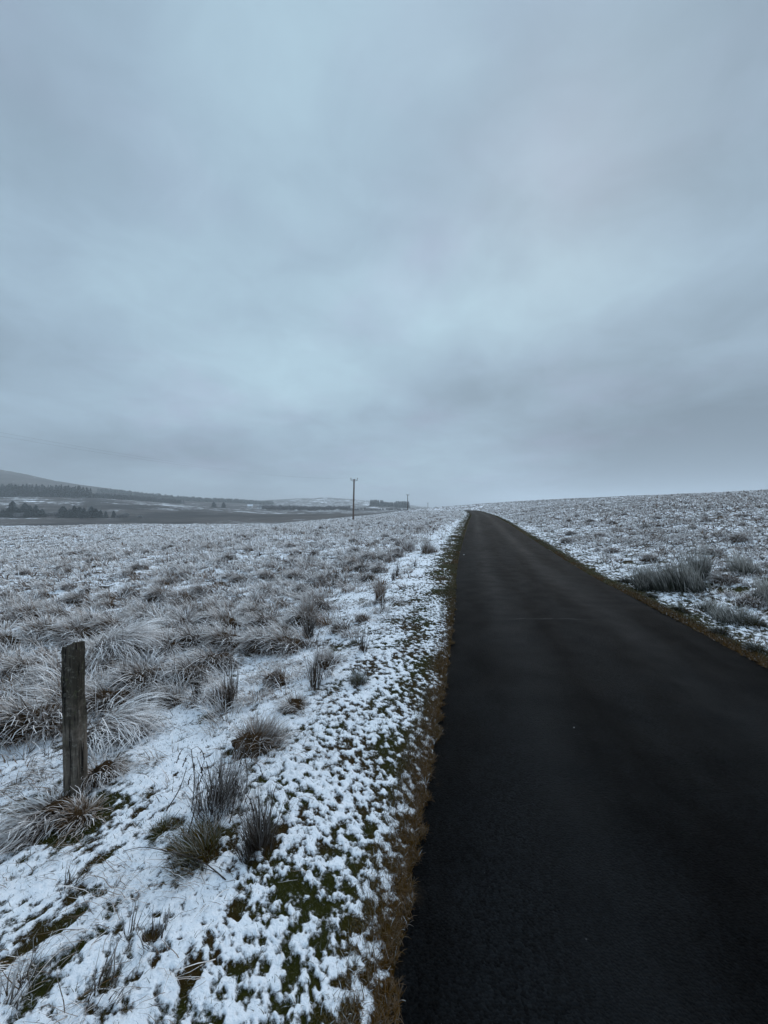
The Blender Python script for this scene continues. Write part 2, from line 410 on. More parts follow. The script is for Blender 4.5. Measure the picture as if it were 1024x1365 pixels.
gsf = gsf*(1-fx) + fsn*.7*fx
nR, nA = len(rr), len(az)
I = np.arange(nR*nA).reshape(nR, nA)
J = np.roll(I, -1, axis=1)
Q = np.stack([I[:-1], J[:-1], J[1:], I[1:]], -1).reshape(-1, 4)[:, ::-1]
ground = mesh('ground', np.stack([gx, gy, gz], 1), Q, M_ground, {'snow': gsf}, {'soil': soil})
tag(ground, 'snow covered moorland sloping away from the narrow road', 'ground', kind='structure')
del RR, AZ

# ------------------------------------------------------------------ road
def build_road():
    seg = np.linalg.norm(np.diff(LINE[:, :2], axis=0), axis=1); cum = np.r_[0, np.cumsum(seg)]
    ys = [0.0]
    base = np.interp(0, LINE[:, 1], cum)
    while ys[-1] < cum[-1]:
        d = abs(ys[-1] - base); ys.append(ys[-1] + max(.04, min(1.0, d*.02)))
    ys = np.minimum(np.array(ys), cum[-1])[:-1]
    px = np.interp(ys, cum, LINE[:, 0]); py = np.interp(ys, cum, LINE[:, 1]); pz = np.interp(ys, cum, LINE[:, 2])
    # even out the height profile
    tx = np.gradient(px, ys); ty = np.gradient(py, ys); L = np.hypot(tx, ty); tx /= L; ty /= L
    lats = np.r_[-1.06, -1.02, -1.0, -.97, -.93, np.linspace(-.88, .88, 41), .93, .97, 1.0, 1.02, 1.06]
    LA2, YS = np.meshgrid(lats, ys)
    edge = np.where(LA2 < 0, fbm(YS, YS*0, .7, 5, 131)*.10, fbm(YS, YS*0+9, .7, 5, 133)*.10)*ss(np.abs(LA2), .8, 1)
    off = LA2*RW + edge
    X = px[:, None] + off*ty[:, None]; Y = py[:, None] - off*tx[:, None]
    Z = pz[:, None] + .02 - .035*LA2**2 - .10*ss(np.abs(LA2), 1.0, 1.06) + .006*fbm(X, Y, 1.4, 3, 141) + .002*fbm(X, Y, .2, 2, 145)
    # shallow wheel ruts
    Z -= .006*np.exp(-((np.abs(LA2+.05)-.45)/.15)**2)
    I = np.arange(X.size).reshape(X.shape)
    Q = np.stack([I[:-1, :-1], I[:-1, 1:], I[1:, 1:], I[1:, :-1]], -1).reshape(-1, 4)[:, ::-1]
    # a thin transverse joint seven metres ahead
    yj = 5.72 + .10*fbm(X, X*0, .9, 3, 151) - .02*(X-2)
    crack = np.exp(-((Y-yj)/.018)**2)*ss(LA2, -.42, -.2)*(1-ss(LA2, .30, .42))*.45
    o = mesh('road', np.stack([X.ravel(), Y.ravel(), Z.ravel()], 1), Q, M_road, {'lat': LA2.ravel(), 'crack': crack.ravel(), 'along': YS.ravel()})
    me = o.data
    if me.polygons[len(me.polygons)//2].normal.z < 0:
        me.flip_normals()
    tag(o, 'narrow wet black tarmac road climbing to the low crest', 'road', kind='structure')
build_road()
if ground.data.polygons[nA*50+20].normal.z < 0: ground.data.flip_normals()

# ------------------------------------------------------------------ blades
def blades(root, head, L, th0, th1, width, f0, f1, hue, K, tipw=.25, twist=None, floor=True, wob=0.0):
    """ribbons: root (N,3), heading, length, start lean, total extra bend, width, frost at base/tip, hue"""
    N = len(root); t = np.linspace(0, 1, K+1)
    tm = (t[:-1]+t[1:])/2
    th = th0[:, None] + th1[:, None]*tm[None]
    hd = head[:, None] + (rng.normal(0, 1, (N, K))*wob if wob else 0)
    ds = (L/K)[:, None]
    hx = np.cumsum(np.sin(th)*np.cos(hd)*ds, 1); hy = np.cumsum(np.sin(th)*np.sin(hd)*ds, 1); hz = np.cumsum(np.cos(th)*ds, 1)
    z0 = np.zeros((N, 1))
    P = np.stack([np.hstack([z0, hx]), np.hstack([z0, hy]), np.hstack([z0, hz])], -1) + root[:, None, :]
    if floor: P[:, :, 2] = np.maximum(P[:, :, 2], root[:, None, 2] - .01)
    if twist is None: twist = rng.normal(0, .5, N)
    wa = head + np.pi/2 + twist
    wd = np.stack([np.cos(wa), np.sin(wa), rng.normal(0, .25, N)], -1)
    wp = width[:, None]*(1-(1-tipw)*t[None]**1.5)*.5
    A = P - wd[:, None, :]*wp[..., None]; B = P + wd[:, None, :]*wp[..., None]
    V = np.stack([A, B], 2).reshape(-1, 3)
    b = (np.arange(N)*(K+1)*2)[:, None] + (np.arange(K)*2)[None]
    Q = np.stack([b, b+1, b+3, b+2], -1).reshape(-1, 4)
    fr = f0[:, None] + (f1-f0)[:, None]*ss(t[None], .12, .75)
    fr = np.clip(fr + rng.normal(0, .20, fr.shape)*(.25 + fr), 0, 1)
    fr = np.repeat(fr, 2, axis=1).ravel(); hu = np.repeat(hue, (K+1)*2)
    return V, Q, fr, hu
class Acc:
    def __init__(s): s.V = []; s.Q = []; s.f = []; s.h = []; s.n = 0
    def add(s, r):
        V, Q, f, h = r; s.V.append(V); s.Q.append(Q+s.n); s.f.append(f); s.h.append(h); s.n += len(V)
    def build(s, name, mat, parent=None):
        return mesh(name, np.vstack(s.V), np.vstack(s.Q), mat, {'frost': np.concatenate(s.f), 'hue': np.concatenate(s.h)}, smooth=True, parent=parent)
U = lambda a, b, n: rng.uniform(a, b, n)

# --- frosted rough grass of the moor: uncountable, one object
def field_grass():
    acc = Acc()
    xs = []; ys = []
    for (cell, y0, y1) in ((.28, .6, 40), (.60, 40, 175)):
        nx = int(2*y1*1.15/cell); ny = int((y1-y0)/cell)
        X, Y = np.meshgrid((np.arange(nx)-nx/2)*cell, y0+np.arange(ny)*cell)
        X = X.ravel() + U(-.5, .5, X.size)*cell; Y = Y.ravel() + U(-.5, .5, Y.size)*cell
        m = (np.abs(X) < Y*1.12+1.2)
        xs.append(np.stack([X[m], Y[m], np.full(m.sum(), cell)], 1))
    P = np.vstack(xs); X, Y, cell = P.T
    s, _ = road_sd(X, Y); dl = -s-RW; dr = s-RW
    nb = fbm(X, Y, 1.4, 3, 201); nb2 = fbm(X, Y, 4, 3, 205)
    # on the left the rough grass begins a few metres from the tarmac, close in on the right
    edge = np.interp(Y, [0, 3, 6, 12, 30, 100], [2.6, 2.5, 2.0, 1.7, 1.2, .8])
    dens = np.where(s < 0, ss(dl + 1.6*nb, edge, edge+1.3), ss(dr + .8*nb, .55, 1.6))
    # the open snowy foreground by the post
    opn = ss(np.hypot(X+.75, (Y-1.75)*.85), 1.15, 2.5)
    dens = dens*np.where(s < 0, .16*(nb > .05) + .95*opn, 1)
    dens = dens*np.clip(.85 + 1.7*nb2, .12, 1.3)*ss(np.abs(s)-RW, .15, .5)
    stray = (rng.random(len(X)) < .30)*(s < 0)*ss(dl, .8, 1.4)*ss(Y, 2.0, 3.2)*.8
    dens = np.maximum(dens, stray)
    dens = dens*(1 - .75*dark_heart(X, Y)*(1-ss(Y, 30, 70)))
    r = np.hypot(X, Y)
    rho = np.minimum(2200*(5/np.maximum(r, 5))**1.5, 2200)
    n = rng.poisson(np.clip(rho*cell**2*dens, 0, None))
    hs = np.clip(.68 + .9*fbm(X, Y, 2.2, 3, 211) + rng.normal(0, .22, len(X)), .35, 1.7)   # size of the tuft
    hs *= np.where(s < 0, np.interp(r, [2, 5, 20], [.8, 1.0, 1.0]), .8)
    fl = np.clip(.92 + .5*fbm(X, Y, 3.1, 3, 221) + rng.normal(0, .12, len(X)), .15, 1.0)   # frost of the tuft
    dark = rng.random(len(X)) < .15
    fl[dark] *= .22; fl = np.clip(fl*(1 + .35*fbm(X, Y, 14, 2, 225)), 0, 1)
    hue_c = np.clip(.45 + rng.normal(0, .3, len(X)), 0, 1)
    lean = rng.normal(0, .6, len(X)) + np.pi*1.15
    idx = np.repeat(np.arange(len(X)), n)
    cr = r[idx]
    for lo, hi, K in ((0, 7, 6), (7, 22, 4), (22, 200, 2)):
        ii = idx[(cr >= lo) & (cr < hi)]; N = len(ii)
        if not N: continue
        ra = U(0, 2*np.pi, N); q = np.sqrt(rng.random(N))*cell[ii]*.42
        rx = X[ii] + np.cos(ra)*q; ry = Y[ii] + np.sin(ra)*q
        rs, _ = road_sd(rx, ry)
        k = np.abs(rs)-RW > .22
        ii, ra, q, rx, ry, rs = ii[k], ra[k], q[k], rx[k], ry[k], rs[k]; N = len(ii)
        rz, _ = surf_h(rx, ry, rs); rz -= .012
        wind = lean[ii]
        hx = np.cos(ra)*.9 + np.cos(wind)*.75; hy = np.sin(ra)*.9 + np.sin(wind)*.75
        hd = np.arctan2(hy, hx) + rng.normal(0, .35, N)
        Ln = hs[ii]*U(.10, .37, N)
        rd = r[ii]
        wd = np.maximum(U(.0024, .0058, N), .0015*rd*U(.6, 1.5, N))
        f1 = np.clip(fl[ii] + rng.normal(0, .18, N), 0, 1); f0 = np.clip(f1*.42 - .06, 0, 1)
        th = rng.random(N) < .27
        wd[th] *= .7
        f1[th] *= .12; f0[th] = 0; Ln[th] *= .55
        acc.add(blades(np.stack([rx, ry, rz], 1), hd, Ln, U(.05, .55, N), U(.5, 2.4, N), wd, f0, f1,
                       np.clip(hue_c[ii] + rng.normal(0, .2, N), 0, 1), K, floor=True, wob=.12))
    o = acc.build('frosted_grass', M_frost)
    tag(o, 'rough moor grass whitened by hoar frost on both sides of the road', 'grass', kind='stuff')
    print('field blades', sum(len(q) for q in acc.Q))
field_grass()

# --- short turf poking through the thin snow of the verges
def verge():
    acc = Acc()
    for side in (-1, 1):
        for (y0, y1, rho, K) in ((-1.0, 3.5, 17000, 3), (3.5, 8, 6500, 2), (8, 20, 1300, 2), (20, 60, 330, 1), (60, 118, 120, 1)):
            wdt = 2.6 if side < 0 else 1.4
            N = int((y1-y0)*wdt*rho)
            Y = U(y0, y1, N); d = U(-.07, wdt, N); ed = rng.random(N) < .25; d[ed] = U(-.10, .16, ed.sum())
            cx = np.interp(Y, LA[:, 1], LA[:, 0]); X = cx + side*(RW+d)/.975
            if y1 > 100: pass
            s, _ = road_sd(X, Y); d = np.abs(s)-RW
            z, sf = surf_h(X, Y, s)
            nz = fbm(X, Y, .12, 2, 231)
            keep = (d > -.035 + .07*nz) & ((sf < .03) | (rng.random(N) < .20)) & (rng.random(N) < np.where(d < .5, 1, .75))
            X, Y, z, d, sf, s = [a[keep] for a in (X, Y, z, d, sf, s)]; N = len(X)
            pn = fbm(X, Y, .5, 3, 101)
            br = np.clip(1-ss(d + .16*pn, .0, .25), 0, 1)
            br = br*(1 - .75*ss(Y, 4.5, 9)*(fbm(X, Y, 1.3, 2, 105) < .18))
            hue = np.clip(br*.9 + .28*ss(pn, -.15, .25) + rng.normal(0, .16, N), 0, 1)
            r = np.hypot(X, Y)
            fro = np.where(rng.random(N) < .02 + .14*ss(d, .3, 1.4), U(.2, .8, N), U(0, .06, N)); fro = np.where(sf > .03, np.where(rng.random(N) < .5, U(.3, .9, N), fro), fro)
            Ln = U(.010, .034, N)*(1 + .4*br)
            hd = U(0, 2*np.pi, N)
            acc.add(blades(np.stack([X, Y, z-.006], 1), hd, Ln, U(.1, .9, N), U(.2, 1.3, N), np.maximum(U(.0016, .003, N), .0011*r),
                           fro*.5, fro, hue, K, wob=.1))
    o = acc.build('verge_turf', M_turf)
    tag(o, 'short brown and green turf showing through snow along the tarmac', 'turf', kind='stuff')
    print('turf', sum(len(q) for q in acc.Q))
verge()
def stubble():
    acc = Acc(); N = 90000
    Y = .9 + U(0, 1, N)**1.8*14; d = U(.3, 1, N)**.8*6
    for side in (-1, 1):
        X = np.interp(Y, LA[:, 1], LA[:, 0]) + side*(RW+d)
        s, _ = road_sd(X, Y); z, sf = surf_h(X, Y, s)
        cl = fbm(X, Y, .28, 3, 241)
        k = rng.random(N) < ss(cl, -.10, .30)*.9 + .05
        X, Y_, z_ = X[k], Y[k], z[k]; n = len(X); r = np.hypot(X, Y_)
        f = np.where(rng.random(n) < .65, U(.0, .25, n), U(.4, 1, n))
        acc.add(blades(np.stack([X, Y_, z_-.008], 1), R(50)+rng.normal(0, 1.0, n), U(.025, .10, n), U(.2, 1.1, n), U(.1, 1.1, n),
                       np.maximum(U(.0016, .003, n), .0012*r), f*.5, f, U(0, 1, n), 3, wob=.15))
    tag(acc.build('snowed_stubble', M_stalk), 'sparse dead blades sticking out of the open snow beside the road', 'grass', kind='stuff')
stubble()
def matted():
    acc = Acc(); N = 60000
    X = U(-4.5, 1.5, N); Y = .7 + U(0, 1, N)**1.4*6.5
    s, _ = road_sd(X, Y); dl = -s-RW
    cl = fbm(X*.8 + .6*Y, Y*.8 - .6*X, .30, 3, 251); c2 = fbm(X, Y, .9, 2, 255)
    k = (dl > .35) & (rng.random(N) < ss(cl + .6*c2, -.10, .25)*ss(dl, .35, 1.3) + .02) & (np.abs(X) < Y*1.1 + .3)
    X, Y, s = X[k], Y[k], s[k]; n = len(X); z, _ = surf_h(X, Y, s); r = np.hypot(X, Y)
    f = np.where(rng.random(n) < .60, U(.0, .2, n), U(.5, 1, n))
    acc.add(blades(np.stack([X, Y, z-.004], 1), R(225)+rng.normal(0, .65, n), U(.05, .19, n), U(.6, 1.35, n), U(.2, 1.0, n),
                   np.maximum(U(.0018, .0036, n), .0011*r), f*.6, f, U(0, 1, n), 5, wob=.22))
    tag(acc.build('matted_grass', M_frost), 'flattened frosted grass lying over the snow in the left foreground', 'grass', kind='stuff')
    print('matted', n)
matted()

# ------------------------------------------------------------------ point on the ground seen at a photo pixel
def hz(x, y): return float(surf_h(np.array([x]), np.array([y]))[0][0])
def ground_at(px, py):
    dx = (px-512)/F; dz = (HOR-py)/F; y = .8
    while y < 400:
        if EYE + dz*y < hz(dx*y, y): break
        y *= 1.01
    return dx*y, y, hz(dx*y, y)

# ------------------------------------------------------------------ individual tufts
def thatch_mat():
    m, t, b = new_mat('dead_thatch')
    p = t.node('ShaderNodeTexCoord').outputs['Object']
    n = t.noise(t.vec('MULTIPLY', p, (1, 1, .35)), 75, 5, .75, 1.0)
    c = t.mix(n, (.010, .006, .003, 1), (.105, .060, .028, 1))
    b.inputs['Roughness'].default_value = .95; b.inputs['Specular IOR Level'].default_value = .05
    t.put(b.inputs['Base Color'], t.mix(t.rng(t.noise(p, 48, 5, .75), .60, .68), c, (.70, .72, .76, 1)))
    bump(t, n, 1.0, .03, b); return m
M_thatch = thatch_mat()
def tuft(name, mat, n, rad, L, th0, th1, head, spread, width, f0, f1, hue, loc, K=6, sq=1.0, wob=.26, dome=.04, thatch=.38, mound=0, **tg):
    """one clump as a single mesh around its own base; head = the way it leans, spread 0..1 how far blades fan out"""
    ra = U(0, 2*np.pi, n); q = np.sqrt(rng.random(n))*rad
    nh = 5; ha = U(0, 6.28, nh); hr_ = U(.2, .85, nh)*rad; kk = rng.integers(0, nh, n)
    rx = np.cos(ra)*q*.55 + (np.cos(ha)*hr_)[kk]; ry = (np.sin(ra)*q*.55 + (np.sin(ha)*hr_)[kk])*sq
    ra = np.arctan2(ry, rx); q = np.minimum(np.hypot(rx, ry), rad); hk = U(.6, 1.15, nh)[kk]
    rz = max(dome, rad*.34*mound)*(1-(q/rad)**2) - .02
    hx = np.cos(ra)*spread + math.cos(head)*(1-spread*.6); hy = np.sin(ra)*spread + math.sin(head)*(1-spread*.6)
    hd = np.arctan2(hy, hx) + rng.normal(0, .45, n) + U(-.4, .4, nh)[kk]
    Ln = U(L[0], L[1], n)*(1-.35*(q/rad)**2)*hk
    F1 = np.clip(rng.normal(f1, .16, n), 0, 1); F0 = np.clip(rng.normal(f0, .08, n), 0, 1)
    thd = rng.random(n) < thatch
    F1[thd] *= .1; F0[thd] = 0; Ln[thd] *= .6; hu_ = np.clip(rng.normal(hue, .25, n), 0, 1); hu_[thd] *= .6
    acc = Acc()
    acc.add(blades(np.stack([rx, ry, rz], 1), hd, Ln, U(th0[0], th0[1], n), U(th1[0], th1[1], n), U(width*.9, width*2.2, n)*np.where(thd, .7, 1),
                   F0, F1, hu_, K, floor=False, wob=wob))
    o = acc.build(name, mat)
    o.location = loc
    if mound:
        bm = bmesh.new(); bmesh.ops.create_icosphere(bm, subdivisions=4, radius=1)
        so = random.uniform(0, 90)
        for v in bm.verts:
            c_ = v.co; k = 1 + .35*float(gn(np.array([c_.x*1.6+so]), np.array([c_.y*1.6+c_.z*1.3]), 401)[0]) + .16*float(gn(np.array([c_.x*6+so]), np.array([c_.y*6+c_.z*5]), 402)[0])
            v.co = Vector((c_.x*rad*.85*k, c_.y*rad*.8*k, c_.z*rad*.55*mound*k))
        me = bpy.data.meshes.new('tussock_base'); bm.to_mesh(me); bm.free(); me.materials.append(M_thatch)
        for p_ in me.polygons: p_.use_smooth = True
        b_ = bpy.data.objects.new('tussock_base', me); C.objects.link(b_); b_.parent = o
    tag(o, **tg)
    return o

def tuft_at(px, py, name, mat, n, rad, L, th0, th1, head, spread, width, f0, f1, hue, label, cat='grass tuft', group=None, **kw):
    x, y, z_ = ground_at(px, py)
    return tuft(name, mat, n, rad, L, th0, th1, head, spread, width, f0, f1, hue, (x, y, z_), label=label, cat=cat, group=group, **kw)

LEFT, RIGHTW, TOW = math.pi, 0.0, -math.pi/2
# around the post
tuft_at(62, 1098, 'grass_tussock', M_frost, 900, .17, (.16, .34), (.2, .9), (.8, 1.9), R(215), .55, .0042, .0, .55, .35,
        'big drooping brown tussock at the foot of the fence post', 'tussock', mound=0.9)
tuft_at(100, 1096, 'grass_tussock', M_frost, 700, .11, (.06, .20), (.3, 1.1), (.6, 1.8), R(250), .8, .004, .0, .30, .6,
        'dark brown matted grass in front of the fence post foot', 'tussock', mound=.6)
tuft_at(136, 1042, 'grass_tussock', M_frost, 600, .12, (.12, .24), (.2, .8), (1.0, 2.2), R(330), .7, .0028, .05, .55, .6,
        'rounded brown tussock right beside the lower fence post', 'tussock', mound=1.3)
tuft_at(135, 985, 'grass_tussock', M_frost, 800, .16, (.38, .66), (.15, .7), (1.3, 2.3), R(15), .30, .0042, .05, .98, .4,
        'arching frosted tussock with a dark hollow just behind the fence post', 'tussock', mound=1.0)
tuft_at(75, 955, 'grass_tussock', M_frost, 600, .15, (.25, .42), (.2, .8), (.9, 1.9), R(200), .5, .003, .08, .8, .4,
        'frosted tussock peeping out left of the fence post', 'tussock')
tuft_at(150, 880, 'grass_tussock', M_frost, 1100, .28, (.45, .85), (.15, .7), (1.1, 2.1), R(10), .35, .0052, .10, .98, .4,
        'long swept white tussock behind the top of the fence post', 'tussock', mound=0.8)
tuft_at(228, 940, 'grass_tussock', M_frost, 450, .10, (.12, .30), (.05, .5), (.3, 1.5), R(200), .6, .003, .02, .6, .3,
        'dark based tuft between the arching tussock and the seed stalks', 'tussock', mound=1.1)
tuft_at(335, 1000, 'grass_tussock', M_frost, 1100, .16, (.14, .30), (.1, .8), (.5, 1.7), R(170), .75, .0028, .0, .42, .3,
        'dark green and brown tussock above the dead seed stalks', 'tussock', mound=1.0)
tuft_at(392, 948, 'grass_tussock', M_frost, 500, .11, (.08, .20), (.2, .8), (.8, 1.8), R(160), .7, .003, .02, .6, .5,
        'low brown tussock with a snow cap, next to the dark green tussock', 'tussock', mound=1.0)
tuft_at(366, 912, 'grass_tussock', M_frost, 600, .13, (.12, .30), (.1, .6), (.5, 1.6), R(175), .6, .003, .02, .55, .65,
        'rusty brown tussock in the open snow left of the verge', 'tussock', mound=1.4)
tuft_at(437, 888, 'grass_tussock', M_frost, 600, .12, (.12, .30), (.1, .6), (.5, 1.6), R(175), .7, .003, .04, .62, .4,
        'bushy frost topped tussock nearest the green verge', 'tussock', mound=1.2)
tuft_at(478, 914, 'grass_tussock', M_turf, 320, .07, (.08, .17), (.05, .5), (.3, 1.3), R(120), .8, .0028, .0, .35, .3,
        'small dark green tuft beside the green verge patches', 'tussock')
tuft_at(474, 860, 'grass_tussock', M_turf, 260, .07, (.05, .12), (.1, .8), (.4, 1.3), R(120), .8, .003, .0, .2, .3,
        'tiny green tuft poking out of smooth snow', 'tussock')
tuft_at(483, 829, 'grass_tussock', M_frost, 350, .10, (.10, .22), (.1, .6), (.5, 1.5), R(160), .7, .0036, .02, .5, .55,
        'round brown tussock in the snow, second from the verge', 'tussock', mound=1.4)
tuft_at(508, 802, 'grass_tussock', M_frost, 300, .09, (.25, .50), (.02, .25), (.1, .7), R(90), .8, .0048, .0, .28, .8,
        'tall upright orange brown tuft near the verge', 'tussock', mound=1.3)
tuft_at(411, 850, 'grass_tussock', M_stalk, 220, .06, (.15, .35), (.02, .25), (.1, .6), R(90), .8, .0045, .0, .18, .5,
        'thin upright dark tuft standing alone in the snow', 'tussock')
tuft_at(410, 828, 'grass_tussock', M_frost, 450, .12, (.2, .5), (.02, .35), (.2, .9), R(90), .7, .0045, .0, .38, .6,
        'upright pointed brown tuft behind the thin dark tuft', 'tussock', mound=1.3)
tuft_at(450, 846, 'grass_tussock', M_frost, 220, .07, (.12, .26), (.02, .4), (.2, .9), R(90), .8, .0036, .05, .6, .4,
        'little frosted tuft left of the round brown tussock', 'tussock')
tuft_at(300, 935, 'grass_tussock', M_frost, 500, .11, (.18, .40), (.05, .5), (.4, 1.5), R(190), .6, .003, .03, .8, .5,
        'pale drooping tuft with a dark foot above the open snow', 'tussock', mound=1.2)
tuft_at(275, 962, 'grass_tussock', M_turf, 200, .045, (.03, .08), (.3, .9), (.5, 1.3), R(90), .9, .003, .0, .1, .3,
        'small round dark hole of turf in smooth snow', 'tussock')
tuft_at(275, 1145, 'grass_tussock', M_turf, 900, .12, (.06, .20), (.1, .9), (.4, 1.4), R(120), .9, .0026, .0, .10, .4,
        'dark ragged clump at the foot of the seed stalks', 'tussock')
tuft_at(347, 1140, 'grass_tussock', M_stalk, 420, .07, (.12, .30), (.02, .4), (.1, .8), R(100), .8, .0024, .0, .14, .5,
        'narrow dark upright clump right of the seed stalks', 'tussock')
tuft_at(288, 1080, 'grass_tussock', M_stalk, 500, .15, (.15, .38), (.02, .5), (.1, .9), R(80), .8, .0024, .02, .45, .5,
        'wispy frosted stems behind the seed stalks', 'tussock')
tuft_at(220, 1112, 'grass_tussock', M_turf, 300, .09, (.03, .10), (.3, .9), (.5, 1.3), R(90), .9, .0026, .0, .3, .3,
        'flat dark clump left of the seed stalks', 'tussock')
tuft_at(203, 1262, 'grass_tussock', M_stalk, 40, .035, (.08, .16), (.05, .5), (.1, .8), R(90), .9, .0022, .0, .2, .5,
        'few thin green blades sticking out of the foreground snow', 'grass tuft')
tuft_at(172, 1255, 'grass_tussock', M_stalk, 14, .03, (.10, .18), (.05, .5), (.1, .5), R(80), .9, .0024, .0, .2, .5,
        'forked dark blades left of the thin green blades', 'grass tuft')
tuft_at(35, 1330, 'grass_tussock', M_stalk, 60, .09, (.10, .20), (.2, .8), (.3, .9), R(60), .5, .0026, .05, .5, .5,
        'slanting dark blades in the bottom left corner', 'grass tuft')
tuft_at(130, 1345, 'grass_tussock', M_stalk, 34, .06, (.08, .18), (.3, .9), (.2, .8), R(50), .5, .0026, .05, .4, .5,
        'slanting dark blades at the bottom edge of the snow', 'grass tuft')
tuft_at(92, 1190, 'grass_tussock', M_stalk, 34, .05, (.08, .16), (.3, 1.0), (.2, .8), R(60), .6, .0022, .05, .5, .5,
        'thin bent blades in the snow below the fence post', 'grass tuft')
tuft_at(545, 705+30, 'grass_tussock', M_frost, 500, .25, (.3, .7), (.02, .4), (.2, 1.0), R(90), .8, .008, .02, .5, .3,
        'dark tall tussock at the far left verge edge', 'tussock')
tuft_at(607-35, 737, 'grass_tussock', M_frost, 500, .25, (.3, .8), (.02, .4), (.2, 1.0), R(90), .8, .008, .02, .55, .5,
        'tall brown tuft standing on the green verge further up', 'tussock')

# right-hand rushes
tuft_at(905, 788, 'rush_clump', M_rush, 1100, .42, (.35, .75), (.02, .35), (.1, .6), R(140), .55, .009, .02, .50, .4,
        'largest dark rush clump beside the right road edge', 'rushes')
tuft_at(860, 785, 'rush_clump', M_rush, 900, .32, (.25, .55), (.1, .6), (.1, .7), R(165), .6, .008, .04, .55, .4,
        'lower leaning rush clump joined to the largest one on its road side', 'rushes')
tuft_at(930, 776, 'rush_clump', M_rush, 480, .20, (.45, .95), (.0, .28), (.1, .5), R(90), .8, .007, .04, .55, .4,
        'tall narrow rush clump right of the largest one', 'rushes')
tuft_at(985, 765, 'rush_clump', M_rush, 700, .38, (.3, .6), (.05, .5), (.1, .7), R(160), .6, .006, .2, .72, .5,
        'pale rush clump behind the tall narrow one at the right', 'rushes')
tuft_at(985, 828, 'rush_clump', M_rush, 700, .26, (.15, .36), (.05, .5), (.1, .8), R(120), .7, .005, .05, .62, .6,
        'short rush clump nearest the viewer on the right verge', 'rushes')
tuft_at(940, 815, 'rush_clump', M_rush, 450, .2, (.10, .28), (.05, .5), (.1, .8), R(120), .7, .005, .03, .55, .6,
        'low dark rush clump on the right verge below the largest one', 'rushes')
tuft_at(1020, 800, 'rush_clump', M_rush, 700, .28, (.25, .55), (.05, .5), (.1, .9), R(170), .6, .005, .2, .78, .6,
        'frosted rush clump cut by the right edge of the view', 'rushes')

for (px, py, rad, L, lab) in [(905, 815, .13, (.05, .16), 'dark mossy tuft overhanging the right road edge below the largest rush clump'),
        (868, 797, .12, (.04, .13), 'low dark tuft on the right road edge just left of the short rushes'),
        (962, 846, .12, (.04, .14), 'dark tuft on the right road edge nearest the viewer'),
        (1010, 870, .10, (.05, .16), 'dark green tuft on the right verge touching the edge of the view'),
        (1005, 836, .16, (.08, .22), 'wide brown tuft between the nearest rushes and the right road edge'),
        (835, 777, .14, (.08, .2), 'brown tuft at the road side in front of the leaning rushes')]:
    tuft_at(px, py, 'verge_tuft', M_turf, 700, rad, L, (.1, .8), (.4, 1.4), R(200), .8, .0045, .0, .18, .35, lab)
# darker tussocks dotted over the frosted field: one of each kind, then copies
def copies(src, spots, label, group, smin=.8, smax=1.2):
    src['label'] = label; src['group'] = group
    for i, (x, y) in enumerate(spots):
        o = src if i == 0 else src.copy()
        if i: C.objects.link(o)
        o.location = (x, y, hz(x, y)); s = random.uniform(smin, smax)
        o.scale = (s, s, s*random.uniform(.85, 1.15)); o.rotation_euler = (0, 0, random.uniform(-.7, .7))
        if i:
            for ch in list(src.children): c = ch.copy(); C.objects.link(c); c.parent = o
def scatter(side, n, r0, r1, mind, dmin):
    out = []; tries = 0
    while len(out) < n and tries < 20000:
        tries += 1
        r = r0*(r1/r0)**random.random(); a = random.uniform(-44, 44)
        x = r*math.sin(R(a)); y = r*math.cos(R(a))
        s, _ = road_sd(np.array([x]), np.array([y])); s = s[0]
        if s*side < RW + dmin: continue
        if side < 0 and math.hypot(x+.9, y-1.9) < 2.3: continue
        if any(math.hypot(x-a_, y-b_) < mind*(.3+r*.06) for a_, b_ in out): continue
        out.append((x, y))
    return out
proto = tuft('dark_tussock', M_frost, 700, .20, (.18, .42), (.1, .7), (.6, 2.0), R(195), .65, .006, .02, .60, .45, (0, 0, 0), K=5, cat='tussock', mound=1.15)
copies(proto, scatter(-1, 150, 4.0, 40, .42, 1.8), 'darker brown tussock showing among the frosted grass of the left field', 'brown tussocks in the left field')
proto = tuft('dark_tussock', M_frost, 600, .20, (.15, .36), (.1, .7), (.6, 2.0), R(170), .65, .006, .02, .55, .45, (0, 0, 0), K=5, cat='tussock', mound=1.15)
copies(proto, scatter(1, 26, 7, 34, .7, 1.0), 'darker brown tussock showing among the frosted grass of the right bank', 'brown tussocks on the right bank')

proto = tuft('dead_stalks', M_stalk, 46, .05, (.22, .52), (.0, .22), (.0, .5), R(90), .8, .0052, .0, .16, .9, (0, 0, 0), K=5, cat='dead plant', wob=.5, thatch=.6)
sp_ = []
while len(sp_) < 26:
    y_ = 3.4*4.6**random.random(); d_ = random.uniform(.9, 3.4)
    x_ = float(np.interp(y_, LA[:, 1], LA[:, 0])) - RW - d_
    if all(math.hypot(x_-a, y_-b) > .4 for a, b in sp_): sp_.append((x_, y_))
copies(proto, sp_, 'thin upright dead stalks in the snowy strip between left field and road', 'upright dead stalks', .7, 1.2)

